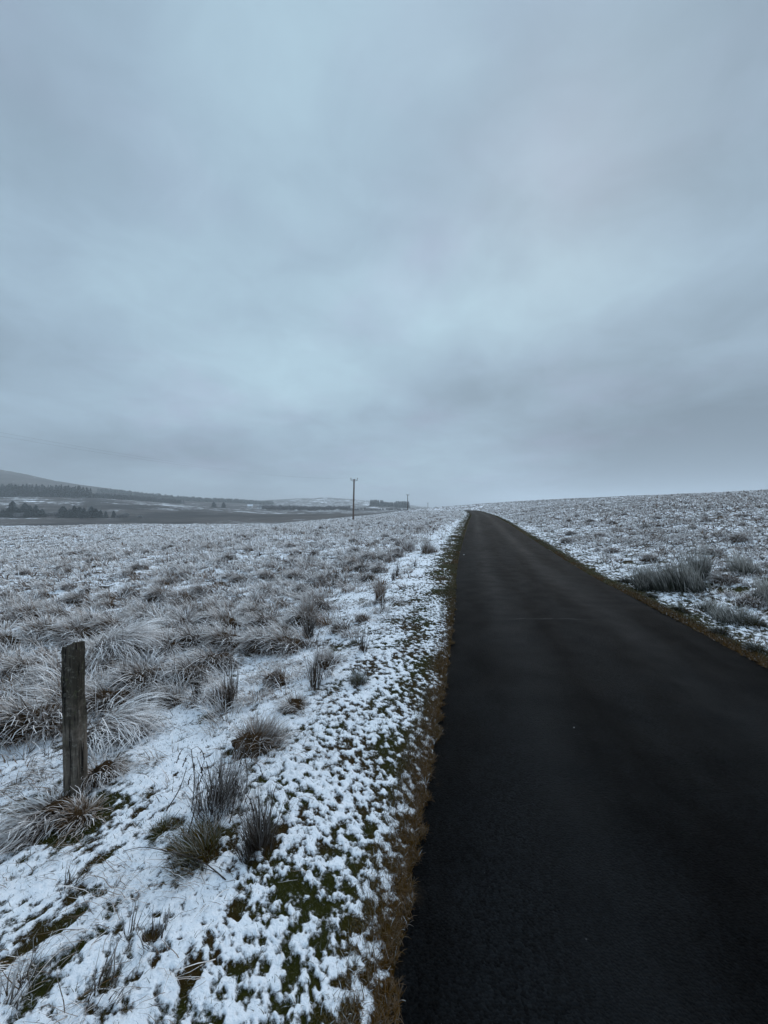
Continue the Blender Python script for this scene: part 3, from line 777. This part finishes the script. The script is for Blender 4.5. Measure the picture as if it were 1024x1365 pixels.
# ------------------------------------------------------------------ dead seed stalks with drooping heads (foreground)
def tube(pts, rads, n=6):
    V = []; Q = []
    for i, (p, r) in enumerate(zip(pts, rads)):
        p = Vector(p); a = Vector(pts[max(i-1, 0)]); b = Vector(pts[min(i+1, len(pts)-1)])
        d = (b-a).normalized(); u = d.cross(Vector((.3, .9, .1))).normalized(); v = d.cross(u)
        for k in range(n):
            t = 2*math.pi*k/n; V.append(tuple(p + (u*math.cos(t) + v*math.sin(t))*r))
    for i in range(len(pts)-1):
        for k in range(n): Q.append((i*n+k, i*n+(k+1) % n, (i+1)*n+(k+1) % n, (i+1)*n+k))
    V.append(tuple(pts[0])); V.append(tuple(pts[-1])); c0 = len(V)-2; c1 = len(V)-1
    for k in range(n):
        Q.append((c0, (k+1) % n, k, k)); Q.append((c1, (len(pts)-1)*n+k, (len(pts)-1)*n+(k+1) % n, (len(pts)-1)*n+(k+1) % n))
    return V, Q
class MB:
    def __init__(s): s.V = []; s.F = []
    def add(s, V, Fs):
        n = len(s.V); s.V += [tuple(v) for v in V]
        for f in Fs:
            g = []
            for i in f:
                if i+n not in g: g.append(i+n)
            s.F.append(tuple(g))
        return s
    def tube(s, pts, rads, n=6):
        if not hasattr(rads, '__len__'): rads = [rads]*len(pts)
        return s.add(*tube(pts, rads, n))
    def box(s, c, d, rz=0.0):
        c = Vector(c); V = []
        for x in (-1, 1):
            for y in (-1, 1):
                for zz in (-1, 1):
                    v = Vector((x*d[0]/2, y*d[1]/2, zz*d[2]/2)); v.rotate(Matrix.Rotation(rz, 3, 'Z')); V.append(tuple(c+v))
        return s.add(V, [(0,1,3,2),(4,6,7,5),(0,4,5,1),(2,3,7,6),(0,2,6,4),(1,5,7,3)])
    def build(s, name, mat, parent=None, smooth=False, bevel=0):
        me = bpy.data.meshes.new(name); me.from_pydata(s.V, [], s.F); me.update()
        for p in me.polygons: p.use_smooth = smooth
        me.materials.append(mat); o = bpy.data.objects.new(name, me); C.objects.link(o)
        if parent: o.parent = parent
        if bevel:
            b = o.modifiers.new('bevel', 'BEVEL'); b.width = bevel; b.segments = 2
        return o
def simple(name, col, rough=.7, var=.3, scale=20, bumps=.3, frost=None):
    m, t, b = new_mat(name)
    pos = t.node('ShaderNodeTexCoord').outputs['Object']
    n = t.noise(pos, scale, 5, .6)
    c = t.mix(n, tuple(v*(1-var) for v in col)+(1,), tuple(v*(1+var) for v in col)+(1,))
    if frost:
        c = t.mix(t.rng(t.noise(pos, scale*1.7, 4, .7), frost, frost+.08), c, (.72, .76, .82, 1))
    t.put(b.inputs['Base Color'], c); b.inputs['Roughness'].default_value = rough
    if bumps: bump(t, n, bumps, .01, b)
    return m
M_stem = simple('brown_stem', (.030, .019, .013), .8, .5, 90, .3, .66)
def seed_stalk(px, py, h, lx, ly, droop, label):
    x, y, z_ = ground_at(px, py)
    root = empty('seed_stalk', (x, y, z_), label=label, cat='dead plant', group='dead seed stalks in the foreground')
    pts = []
    for i in range(9):
        t = i/8; pts.append((lx*t + .01*math.sin(5*t+x), ly*t, -.03 + h*t))
    st = MB().tube(pts, [.0036*(1-.5*i/8) for i in range(9)], 5).build('stem', M_stem, root, True)
    hb = MB()
    for k in range(droop):
        i = 8 - (k % 4); b = Vector(pts[i]); a = k*2.4+x*9; L = random.uniform(.05, .13)
        br = [tuple(b), tuple(b+Vector((math.cos(a)*L*.35, math.sin(a)*L*.25, L*.15))), tuple(b+Vector((math.cos(a)*L*.6, math.sin(a)*L*.45, -L*.15))),
              tuple(b+Vector((math.cos(a)*L*.75, math.sin(a)*L*.5, -L*.6)))]
        hb.tube(br, [.0013, .0012, .0018, .0026], 4)
        for q in range(4):
            p = Vector(br[2]).lerp(Vector(br[3]), q/3)
            hb.tube([tuple(p), tuple(p+Vector((random.uniform(-.006, .006), random.uniform(-.006, .006), -.008)))], [.0022, .0034], 5)
    if droop: hb.build('seed_head', M_stem, root, True)
seed_stalk(256, 1085, .36, .0, .0, 6, 'tallest dead stalk with a hooked drooping seed head')
seed_stalk(282, 1090, .30, -.03, .02, 4, 'leaning dead stalk just right of the tallest one')
seed_stalk(218, 1088, .26, .12, .02, 0, 'bare stalk slanting up to the tallest dead stalk')
seed_stalk(242, 1138, .36, .07, .04, 0, 'long bare stalk crossing in front of the ragged clump')
seed_stalk(328, 1060, .30, -.02, .02, 4, 'frosted seed stalk on the right side of the wispy stems')
seed_stalk(305, 1100, .26, .02, .02, 4, 'short seed stalk in the middle of the wispy stems')
seed_stalk(228, 925, .34, .01, .03, 3, 'lone dark stalk rising behind the open snow')
# fallen arched stem and a bent wiry stem
def arched(name, p0, p1, h, r, label, cat='fallen stem', mat=M_stem, sag=.0):
    a = ground_at(*p0); b = ground_at(*p1); pts = []
    for i in range(13):
        t = i/12; x = lerp(a[0], b[0], t); y = lerp(a[1], b[1], t)
        pts.append((x, y + .01*math.sin(9*t), max(lerp(a[2], b[2], t) + h*math.sin(math.pi*t), hz(x, y)+.002)))
    o0 = Vector(pts[0]); mb = MB().tube([tuple(Vector(p)-o0) for p in pts], [r*(1-.5*i/12) for i in range(13)], 5)
    o = mb.build(name, mat, None, True); o.location = o0
    return tag(o, label, cat)
arched('fallen_stem', (300, 1178), (162, 1140), .07, .0026, 'dark stem arched over the snow left of the ragged clump')
arched('fallen_stem', (228, 1140), (296, 1180), .012, .0022, 'straight dark stem lying on snow below the ragged clump')
arched('fallen_stem', (128, 1010), (175, 905), .12, .0018, 'frosty wiry stem curving up beside the fence post')
arched('fallen_stem', (395, 985), (447, 960), .05, .0016, 'thin twig leaning in the snow by the dark green tussock')
arched('fallen_stem', (0, 1052), (70, 1035), .03, .0016, 'thin wiry stem left of the fence post foot')
for (x, y) in ((585, 1000), (560, 1115)): pass

# ------------------------------------------------------------------ fence post
def wood_mat():
    m, t, b = new_mat('weathered_post')
    tcn = t.node('ShaderNodeTexCoord').outputs['Object']
    mp = t.vec('MULTIPLY', tcn, (24, 24, 1.7))
    g = t.noise(mp, 1.0, 7, .65, .8)
    pt = t.noise(tcn, 7, 5, .65)
    sp = t.node('ShaderNodeSeparateXYZ'); t.put(sp.inputs[0], tcn)
    hi = t.rng(sp.outputs[2], .35, .85)
    c = t.mix(g, (.018, .014, .011, 1), (.25, .205, .165, 1))
    dk = t.mix(g, (.006, .005, .004, 1), (.060, .048, .032, 1))
    c = t.mix(t.math('MULTIPLY', t.rng(t.math('ADD', pt, t.math('MULTIPLY', hi, .22)), .42, .66), .9), c, dk)
    c = t.mix(t.math('MULTIPLY', t.rng(t.noise(tcn, 26, 5, .7), .56, .68), .6), c, (.085, .088, .040, 1))
    ck = t.noise(t.vec('MULTIPLY', tcn, (75, 75, 2.2)), 1.0, 4, .6, .4)
    c = t.mix(t.rng(ck, .56, .64), c, (.006, .005, .004, 1))
    c = t.mix(t.math('MULTIPLY', t.rng(t.noise(tcn, 34, 5, .75), .55, .66), .45), c, (.30, .28, .24, 1))
    c = t.mix(t.rng(t.noise(tcn, 70, 3, .7), .70, .74), c, (.5, .53, .55, 1))
    t.put(b.inputs['Base Color'], c); b.inputs['Roughness'].default_value = .9; b.inputs['Specular IOR Level'].default_value = .2
    bump(t, t.math('SUBTRACT', t.math('ADD', g, t.math('MULTIPLY', pt, .8)), t.math('MULTIPLY', t.rng(ck, .54, .66), .9)), 1.0, .016, b)
    return m
M_wood = wood_mat()
M_iron = simple('rusty_iron', (.05, .03, .022), .7, .4, 60, .4)
M_snowcap = simple('snow_dusting', (.78, .81, .86), .8, .05, 40, .5)
def fence_post():
    x, y, z_ = ground_at(101, 1068)
    H = 205*y/F; W = 22.5*y/F
    root = empty('fence_post', (x, y, z_), R(-8), label='weathered wooden fence post with a sloping sawn top, left of the road', cat='post')
    V = []; Fs = []; nz_ = 60; ns = 40
    for i in range(nz_+1):
        t = i/nz_; zz = -.12 + (H+.12)*t
        cxo = -.022*t - .004*math.sin(3*t)
        for k in range(ns):
            a = 2*math.pi*k/ns; c, s = math.cos(a), math.sin(a)
            p = 5.0; rad = (abs(c)**p + abs(s)**p)**(-1/p)*W/2*(1.0 - .05*t)
            gr = float(gn(np.array([k*.9]), np.array([zz*2.4]), 5)[0])*.007 + float(gn(np.array([k*.33]), np.array([zz*9]), 8)[0])*.005
            if t < .18: rad *= 1 + .05*(.18-t)/.18
            top = 0
            if t > .985: top = 0
            r2 = rad+gr
            zt = zz + (.014*c - .004 + .009*float(gn(np.array([k*.37]), np.array([.5]), 77)[0]) if i == nz_ else 0)
            if i >= nz_-1: cxo = -.022*t; r2 *= .955
            V.append((cxo + c*r2, s*r2*.9, zt))
    for i in range(nz_):
        for k in range(ns): Fs.append((i*ns+k, i*ns+(k+1) % ns, (i+1)*ns+(k+1) % ns, (i+1)*ns+k))
    # rough sawn top: rings in to the centre
    base = nz_*ns
    for j, q in enumerate((.93, .6, .25)):
        for k in range(ns):
            vx, vy, vz = V[base+k]; cx0 = -.022
            V.append((cx0+(vx-cx0)*q, vy*q, vz + (.004 if j == 0 else .003*math.sin(k*1.7+j))))
    b2 = (nz_+1)*ns
    rings_ = [base, b2, b2+ns, b2+2*ns]
    for a, b in zip(rings_[:-1], rings_[1:]):
        for k in range(ns): Fs.append((a+k, a+(k+1) % ns, b+(k+1) % ns, b+k))
    Fs.append(tuple(b2+2*ns+k for k in range(ns)))
    mb = MB(); mb.V = V; mb.F = Fs
    mb.build('shaft', M_wood, root, True)
    for zz, L in ((H*.895, .03), (H*.30, .034)):
        st = MB().tube([(-W*.30, -.01, zz+.008), (-W*.5-.008, -W*.33, zz-.001), (-W*.5-L, -W*.42, zz-.006)], .0032, 6)
        st.build('nail', M_iron, root, True)
    MB().tube([(W*.38, -W*.47, H*.63), (W*.42, -W*.485, H*.62), (W*.42, -W*.485, H*.60), (W*.38, -W*.46, H*.595)], .0022, 6).build('staple', M_iron, root, True)
fence_post()

# ------------------------------------------------------------------ pole line
M_pole = simple('creosoted_pole', (.095, .060, .045), .85, .4, 3, .3)
M_arm = simple('galvanised_arm', (.10, .10, .10), .6, .2, 10, .1)
M_ins = simple('brown_insulator', (.10, .06, .045), .3, .1, 10, 0)
M_wire = simple('aluminium_wire', (.12, .12, .125), .6, .1, 10, 0)
PH = 8.6
def pole():
    root = empty('electricity_pole', (0, 0, 0), cat='pole', group='wooden electricity poles crossing the field')
    n = 14; pts = [(0, 0, -.8 + (PH+.8)*i/8) for i in range(9)]
    MB().tube(pts, [.20-.055*i/8 for i in range(9)], n).build('shaft', M_pole, root, True)
    MB().box((0, .16, PH-.18), (1.5, .10, .12)).build('crossarm', M_arm, root)
    for sx in (-1, 1):
        ins = MB()
        ins.tube([(sx*.68, .16, PH-.12), (sx*.68, .16, PH+.06), (sx*.68, .16, PH+.07), (sx*.68, .16, PH+.16), (sx*.68, .16, PH+.17), (sx*.68, .16, PH+.30)],
                 [.03, .03, .085, .085, .06, .05], 10)
        ins.build('insulator', M_ins, root, True)
        MB().tube([(0, .13, PH-.75), (sx*.55, .15, PH-.26)], .018, 6).build('brace', M_arm, root)
    return root
def copy_tree(o, parent=None):
    c = o.copy(); C.objects.link(c); c.parent = parent
    for ch in list(o.children): copy_tree(ch, c)
    return c
pole_proto = pole()
def px_pos(px, Y): return ((px-512)/F*Y, Y)
pspots = [(px_pos(471, 83), .2), (px_pos(543.5, 187), 0), (px_pos(570.5, 340), 0), (px_pos(581, 560), 0), ((-28, 18.6), .5)]
plab = ['tallest and nearest wooden pole standing in the frosted field', 'second pole, standing in front of the distant square woods',
        'third pole, small and thin on the field horizon', 'tiny farthest pole just left of the road crest', 'pole of the same line out of view beside the viewer']
tops = []
for i, ((x, y), rz) in enumerate(pspots):
    o = pole_proto if i == 0 else copy_tree(pole_proto)
    zb = float(base_h(np.array([x]), np.array([y]))[0])
    if i == 1: zb = EYE + (HOR-683.5)/F*y
    if i == 2: zb = min(zb, EYE + (HOR-682.5)/F*y)
    if i == 3: zb = min(zb, EYE + (HOR-683)/F*y)
    o.location = (x, y, zb); o.rotation_euler = (0, 0, 0)
    if i == 0: o.rotation_euler = (0, R(1.2), 0)
    o['label'] = plab[i]
    tops.append((x, y, zb+PH+.28))
order = [4, 0, 1, 2, 3]
for side, lb in ((-1, 'thin overhead wire on the far side of the poles'), (1, 'thin overhead wire on the near side of the poles')):
    pts = []
    for a, b in zip(order[:-1], order[1:]):
        A = Vector(tops[a]); B = Vector(tops[b]); A.x += side*.68; B.x += side*.68; A.y += .16; B.y += .16
        if a == 0 or b == 0:
            k = R(1.2)*PH
            if a == 0: A.x += k
            if b == 0: B.x += k
        sag = 1.3 if a == 4 else .9
        for i in range(24):
            t = i/24; p = A.lerp(B, t); p.z -= sag*4*t*(1-t); pts.append(tuple(p))
    pts.append(tuple(B))
    o = MB().tube(pts, .0035, 5).build('overhead_wire', M_wire, None, True)
    tag(o, lb, 'wire')

# ------------------------------------------------------------------ trees
def tree_mat(name, dark, light, frost, fr):
    m, t, b = new_mat(name)
    hu = t.attr('hue'); fa = t.attr('frost')
    c = t.mix(hu, dark, light); c = t.mix(t.math('MULTIPLY', fa, fr), c, frost)
    t.put(b.inputs['Base Color'], c); b.inputs['Roughness'].default_value = .8; b.inputs['Specular IOR Level'].default_value = .15
    return m
M_con = tree_mat('conifer_needles', (.014, .022, .016, 1), (.035, .048, .034, 1), (.55, .60, .64, 1), .30)
M_dec = tree_mat('bare_twigs', (.040, .034, .032, 1), (.085, .072, .066, 1), (.55, .58, .62, 1), .30)
M_scr = tree_mat('frosted_scrub', (.060, .055, .045, 1), (.12, .105, .085, 1), (.6, .63, .67, 1), .55)
M_bark = simple('tree_bark', (.05, .042, .036), .9, .4, 6, .3)
def leaves(P, size, flat=.5, up=.3):
    """small four-cornered sprays at P with random directions"""
    n = len(P); d = rng.normal(0, 1, (n, 3)); d[:, 2] = d[:, 2]*flat; d /= np.linalg.norm(d, axis=1)[:, None]
    e = np.cross(d, rng.normal(0, 1, (n, 3))); e /= np.linalg.norm(e, axis=1)[:, None]
    s = size*U(.6, 1.4, n)
    a = d*s[:, None]; b = e*(s*.45)[:, None]
    V = np.stack([P-a, P-b*.9, P+a, P+b*.9], 1).reshape(-1, 3)
    Q = np.arange(n*4).reshape(n, 4)
    fr = np.repeat(np.clip(rng.random(n)**2 + .2, 0, 1), 4)
    hu = np.repeat(rng.random(n), 4)
    return V, Q, fr, hu
def conifer_pts(h, rad, n, low=.03, ragged=.5):
    nb = max(6, int(h*3)); tier = U(low, 1, n); tier = np.round(tier*nb)/nb + rng.normal(0, .012, n)
    ph = U(0, 2*np.pi, n)
    rr_ = rad*(1-tier)**.6*(1+ragged*np.sin(ph*3+tier*17)*.6 + ragged*np.sin(ph*5-tier*31)*.4)
    q = rr_*np.sqrt(U(.12, 1, n)); zz = tier*h - q*.28
    return np.stack([np.cos(ph)*q, np.sin(ph)*q, zz], 1)
def round_pts(h, rad, n, base=.05):
    lob = [(random.uniform(-.5, .5)*rad, random.uniform(-.5, .5)*rad, h*random.uniform(.35, .75), rad*random.uniform(.45, .7)) for _ in range(9)]
    k = rng.integers(0, len(lob), n); lb = np.array(lob)[k]
    v = rng.normal(0, 1, (n, 3)); v /= np.linalg.norm(v, axis=1)[:, None]; q = U(.2, 1, n)**.5
    P = lb[:, :3] + v*(lb[:, 3]*q)[:, None]; P[:, 2] = np.clip(P[:, 2], base*h, None)
    return P
def far_h(x, y): return float(base_h(np.array([x]), np.array([y]))[0])
def make_tree(kind, h, rad, n, size, mat, name, cat, group=None, label=None):
    root = empty(name, (0, 0, 0), cat=cat, group=group, label=label)
    tr = MB(); pts = [(0.02*math.sin(i*2), .02*math.cos(i*3), -.4 + h*.95*i/6) for i in range(7)]
    if kind == 'con':
        tr.tube(pts, [max(.012, h*.016*(1-i/6)) for i in range(7)], 7)
        for k in range(26):
            t = .1 + .8*k/26; a = k*2.4; L = rad*(1-t)**.75*.9
            tr.tube([(0, 0, h*t), (math.cos(a)*L, math.sin(a)*L, h*t-L*.22)], [.05*(1-t)+.01, .008], 4)
        P = conifer_pts(h, rad, n)
    else:
        tr.tube(pts[:4], [h*.02*(1-i/8) for i in range(4)], 7)
        for k in range(14):
            a = k*2.4; L = rad*random.uniform(.5, .9); z0_ = h*random.uniform(.1, .4)
            tr.tube([(0, 0, z0_), (math.cos(a)*L*.5, math.sin(a)*L*.5, z0_+h*.25), (math.cos(a)*L, math.sin(a)*L, z0_+h*.42)], [h*.011, h*.007, .01], 5)
        P = round_pts(h, rad, n)
    tr.build('trunk', M_bark, root, True)
    a = Acc(); a.add(leaves(P, size)); a.build('crown', mat, root)
    return root
# the scrub conifers in the valley on the left: px, height in px, distance
G1 = 'young conifers in the valley'
con = [make_tree('con', 8, 2.6, 2600, .30, M_con, 'conifer_tree', 'conifer', G1) for _ in range(3)]
con.append(make_tree('con', 8, 3.9, 3600, .32, M_con, 'conifer_tree', 'conifer', G1))
shr = [make_tree('dec', 5, 3.2, 2200, .26, M_scr, 'frosted_bush', 'bush', 'pale bushes in the valley') for _ in range(2)]
TREES = [  # photo column, top row, base row, distance, proto, label
 (4, 679, 688.5, 262, 3, 'dark conifer cut by the left edge of the view in the valley'),
 (11, 676, 688.5, 260, 0, 'conifer second from the left edge in the valley'),
 (17, 668, 688, 263, 1, 'tall pointed conifer of the leftmost valley clump'),
 (22, 675, 688, 259, 3, 'broad conifer right of the tall pointed one in the leftmost clump'),
 (33, 670.5, 688, 262, 3, 'wide dark conifer in the middle of the leftmost valley clump'),
 (40, 673, 688, 260, 0, 'conifer between the wide dark one and the twin tips of the leftmost clump'),
 (48, 672, 687, 263, 1, 'pointed conifer near the right end of the leftmost clump'),
 (56, 677, 687.5, 262, 3, 'low conifer ending the leftmost clump on its right'),
 (34, 681, 689.5, 254, 2, 'small dark conifer standing in front of the leftmost clump'),
 (84, 675, 689.5, 260, 3, 'broad conifer at the left end of the second valley clump'),
 (93, 678, 689.5, 257, 0, 'small pointed conifer inside the second valley clump'),
 (99, 674.5, 689, 262, 1, 'highest conifer of the second valley clump'),
 (106, 675.5, 689, 260, 3, 'broad conifer right of the highest one in the second clump'),
 (112, 677, 689, 262, 2, 'right end conifer of the second valley clump'),
 (109, 683, 690, 253, 0, 'small conifer in front of the second valley clump'),
 (122, 675, 689, 258, 3, 'tallest conifer of the third valley clump'),
 (128, 678, 689, 260, 3, 'broad conifer in the middle of the third valley clump'),
 (134, 679, 689, 258, 1, 'narrow conifer of the third valley clump'),
 (141, 681, 689.5, 258, 2, 'low conifer ending the third valley clump'),
 (151.5, 681, 689.5, 262, 2, 'lone small conifer right of the third valley clump')]
used = set()
HT = {0: 8, 1: 8, 2: 8, 3: 8}
for (px, t_, b_, Y, k, lab) in TREES:
    x, y = px_pos(px, Y); h = (b_-t_)/F*Y
    o = con[k] if k not in used else copy_tree(con[k]); used.add(k)
    o.location = (x, y, far_h(x, y)-.1); sc = h/8*1.08; o.scale = (sc*random.uniform(1.0, 1.25),)*2 + (sc,); o.rotation_euler = (0, 0, random.uniform(0, 6))
    o['label'] = lab
us2 = set()
for (px, t_, b_, Y, k, lab) in [
 (26, 682, 688.5, 256, 0, 'pale bush in front of the leftmost valley clump'), (62, 683, 688, 268, 1, 'pale bush between the first and second valley clumps'),
 (72, 683, 688.5, 270, 0, 'wider pale bush touching the second valley clump'), (158, 686, 690, 262, 1, 'pale low bush right of the lone small conifer'),
 (167, 684.5, 690, 263, 0, 'round frosted bush near the right end of the valley scrub'), (186, 688, 691, 262, 1, 'tiny dark bush farthest right of the valley scrub')]:
    x, y = px_pos(px, Y); h = (b_-t_)/F*Y
    o = shr[k] if k not in us2 else copy_tree(shr[k]); us2.add(k)
    o.location = (x, y, far_h(x, y)-.1); sc = h/4.2; o.scale = (sc*1.3, sc*1.3, sc); o['label'] = lab
# two field trees far off
for i, (px, t_, b_, Y, lab) in enumerate([(285, 670, 676, 520, 'left of the two lone trees below the long plantation'), (298, 670, 676, 530, 'right of the two lone trees below the long plantation')]):
    x, y = px_pos(px, Y); h = (b_-t_)/F*Y
    o = copy_tree(con[3]); o.name = 'field_tree'; o.location = (x, y, far_h(x, y)-.1); sc = h/8*1.3; o.scale = (sc, sc, sc)
    o['label'] = lab; o['group'] = 'two lone trees'; o['category'] = 'tree'

# woods that read as one mass
def wood(name, mat, spots, hr, rad, n, size, label, kind='con', cat='wood'):
    a = Acc()
    for (x, y) in spots:
        h = random.uniform(*hr); zb = far_h(x, y) - .3
        P = conifer_pts(h, rad*random.uniform(.8, 1.2), n) if kind == 'con' else round_pts(h, rad*random.uniform(.8, 1.2), n, .02)
        P = P + np.array((x, y, zb)); V, Q, f, hu = leaves(P, size)
        shade = random.random()*.6
        a.add((V, Q, f, np.clip(hu*.5 + shade, 0, 1)))
        # trunk as a thin four-sided spike
        w_ = h*.015; tv = np.array([(x-w_, y, zb), (x, y-w_, zb), (x+w_*.2, y, zb+h*.9), (x, y+w_*.2, zb+h*.9)])
        a.add((tv, np.array([[0, 1, 2, 3]]), np.zeros(4), np.zeros(4)))
    o = a.build(name, mat); tag(o, label, cat, kind='stuff'); return o
def strip(profile, step, rows, gap):
    """profile: [(px, Y)] front line of the wood; rows behind it"""
    out = []; pr = np.array(profile, float)
    pts = np.array([px_pos(a, b) for a, b in profile])
    seg = np.linalg.norm(np.diff(pts, axis=0), axis=1); cum = np.r_[0, np.cumsum(seg)]
    for r in range(rows):
        for d in np.arange(0, cum[-1], step):
            x = np.interp(d, cum, pts[:, 0]); y = np.interp(d, cum, pts[:, 1])
            out.append((x + random.uniform(-.4, .4)*step, y + r*gap + random.uniform(-.3, .3)*gap))
    return out
wood('conifer_plantation', M_con, strip([(-120, 470), (0, 500), (60, 510), (110, 545)], 4.2, 5, 5), (12, 17), 3.0, 260, .8,
     'dark conifer plantation along the hill foot at the far left')
wood('conifer_plantation', M_con, strip([(108, 560), (150, 600), (190, 650), (235, 710)], 5, 5, 6), (6, 8.5), 2.6, 150, .8,
     'lower thinner end of the dark plantation tapering to the right')
wood('conifer_plantation', M_con, strip([(130, 930), (180, 940), (256, 960), (320, 1050), (362, 1150)], 9, 5, 9), (8, 12), 4.5, 90, 1.6,
     'long grey green plantation on the skyline right of the hill')
wood('bare_wood', M_dec, strip([(349, 560), (385, 560), (420, 600), (440, 620), (466, 640)], 4.5, 4, 5), (6.5, 9.5), 3.2, 150, .7,
     'brown bare wood in the valley left of the nearest pole', 'dec')
wood('bare_wood', M_dec, strip([(466, 655), (495, 660), (520, 680), (545, 700)], 5, 2, 5), (3, 4.5), 2.6, 80, .6,
     'thin low hedge like wood running behind the nearest pole', 'dec')
def block(px0, px1, Y, depth, hr, label):
    out = []; x0 = px_pos(px0, Y)[0]; x1 = px_pos(px1, Y)[0]
    for x in np.arange(x0, x1, 4.2):
        for r in range(depth): out.append((x + random.uniform(-1, 1), Y + r*6 + random.uniform(-2, 2)))
    return wood('shelter_wood', M_con, out, hr, 3.4, 130, 1.2, label)
block(494.5, 511, 860, 4, (13, 14.5), 'leftmost and highest of the three square woods on the far slope')
block(511, 527, 880, 3, (9.5, 11), 'low middle block of the three square woods on the far slope')
block(529, 547, 850, 4, (13, 14.5), 'rightmost block of the three square woods, behind the second pole')
wood('hedge_line', M_dec, strip([(0, 372), (60, 372), (130, 380), (235, 400), (300, 430)], 6, 1, 4), (.5, 1.3), 1.8, 18, .35,
     'broken line of low scrub crossing the valley field', 'dec', 'scrub')

# ------------------------------------------------------------------ farm buildings
M_wall = simple('whitewash', (.70, .70, .70), .9, .08, 2, .1)
M_roof = simple('slate_roof', (.09, .09, .10), .7, .2, 2, .1)
M_roofs = simple('snowy_roof', (.72, .75, .80), .8, .1, 2, .1, .62)
M_glass = simple('dark_window', (.02, .022, .025), .2, .1, 2, 0)
def farm(px, Y, L, Wd, h, rh, rz, roofm, label, chim=True):
    x, y = px_pos(px, Y); zb = far_h(x, y)
    root = empty('farmhouse', (x, y, zb), rz, label=label, cat='building')
    w_ = MB().box((0, 0, h/2-.3), (L, Wd, h+.6)); n = len(w_.V)
    for sx in (-1, 1):
        w_.add([(sx*L/2, -Wd/2, h), (sx*L/2, Wd/2, h), (sx*L/2, 0, h+rh*.96)], [(0, 1, 2)])
    w_.build('wall', M_wall, root)
    e = .35; t = .18
    rf = MB().add([(-L/2-e, -Wd/2-e, h-.1), (L/2+e, -Wd/2-e, h-.1), (L/2+e, 0, h+rh), (-L/2-e, 0, h+rh), (-L/2-e, Wd/2+e, h-.1), (L/2+e, Wd/2+e, h-.1),
                   (-L/2-e, -Wd/2-e, h-.1+t), (L/2+e, -Wd/2-e, h-.1+t), (L/2+e, 0, h+rh+t), (-L/2-e, 0, h+rh+t), (-L/2-e, Wd/2+e, h-.1+t), (L/2+e, Wd/2+e, h-.1+t)],
                  [(0,3,2,1), (3,4,5,2), (6,7,8,9), (9,8,11,10), (0,1,7,6), (4,10,11,5), (0,6,9,3), (3,9,10,4), (1,2,8,7), (2,5,11,8)]).build('roof', roofm, root)
    if chim:
        for sx in (-1, 1): MB().box((sx*(L/2-.6), 0, h+rh+.4), (.7, .9, 1.4)).build('chimney', M_wall, rf)
    for i in range(4):
        MB().box((-L/2+L*(i+.5)/4, -Wd/2-.02, h*.55), (.9, .06, 1.2)).build('window', M_glass, root)
    MB().box((L*.02, -Wd/2-.03, 1.0), (1.0, .06, 2.0)).build('door', M_roof, root)
farm(333.5, 700, 8.5, 6, 3.4, 2.4, R(12), M_roofs, 'white farm building with a snowy roof left of the bare wood')
farm(347, 690, 8.0, 6, 3.0, 2.2, R(-10), M_roof, 'white farmhouse with a dark roof beside the bare wood')

# ------------------------------------------------------------------ stones
M_stone = simple('dark_stone', (.035, .034, .033), .8, .4, 8, .5)
M_pale = simple('pale_grit', (.45, .45, .44), .8, .2, 60, .4)
def stone(name, x, y, z_, sz, mat, label, cat, group=None):
    bm = bmesh.new(); bmesh.ops.create_icosphere(bm, subdivisions=3, radius=1)
    sd_ = random.randint(0, 999)
    for v in bm.verts:
        k = 1 + .28*float(gn(np.array([v.co.x*1.3+sd_]), np.array([v.co.y*1.3+v.co.z]), sd_)[0])
        v.co *= k; v.co.z *= .62; v.co.x *= 1.25
    me = bpy.data.meshes.new(name); bm.to_mesh(me); bm.free(); me.materials.append(mat)
    o = bpy.data.objects.new(name, me); C.objects.link(o); o.location = (x, y, z_+sz*.25); o.scale = (sz*(.7 if name == 'road_chip' else 1),)*3; o.rotation_euler = (0, 0, random.uniform(0, 6))
    return tag(o, label, cat, group)
x, y = px_pos(465.5, 78); stone('boulder', x, y, far_h(x, y)+.1, .28, M_stone, 'small dark boulder left of the nearest pole foot', 'stone')
def road_z(x, y):
    s, zr = road_sd(np.array([x]), np.array([y])); return float(zr[0]) + .02 - .035*(s[0]/RW)**2
for (px, py, sz, lab) in [(618.5, 744.5, .030, 'pale chip of stone on the tarmac edge far up the left side'),
                          (766, 973, .0045, 'single white grit chip in the middle of the road'),
                          
                          ]:
    yy = EYE*F/(py-HOR); xx = (px-512)/F*yy
    stone('road_chip', xx, yy, road_z(xx, yy), sz, M_pale, lab, 'pebble')

# ------------------------------------------------------------------ haze
hm = bpy.data.materials.new('haze'); hm.use_nodes = True; t = NT(hm.node_tree); t.n.clear()
ho = t.node('ShaderNodeOutputMaterial'); pv = t.node('ShaderNodeVolumePrincipled')
pv.inputs['Color'].default_value = (.90, .94, .97, 1); pv.inputs['Density'].default_value = .00040; pv.inputs['Anisotropy'].default_value = .0
t.l.new(pv.outputs[0], ho.inputs['Volume'])
hb = MB().box((0, 0, 70), (15000, 15000, 200)).build('haze', hm)
tag(hb, 'thin grey winter mist over the moor', 'haze', kind='stuff')
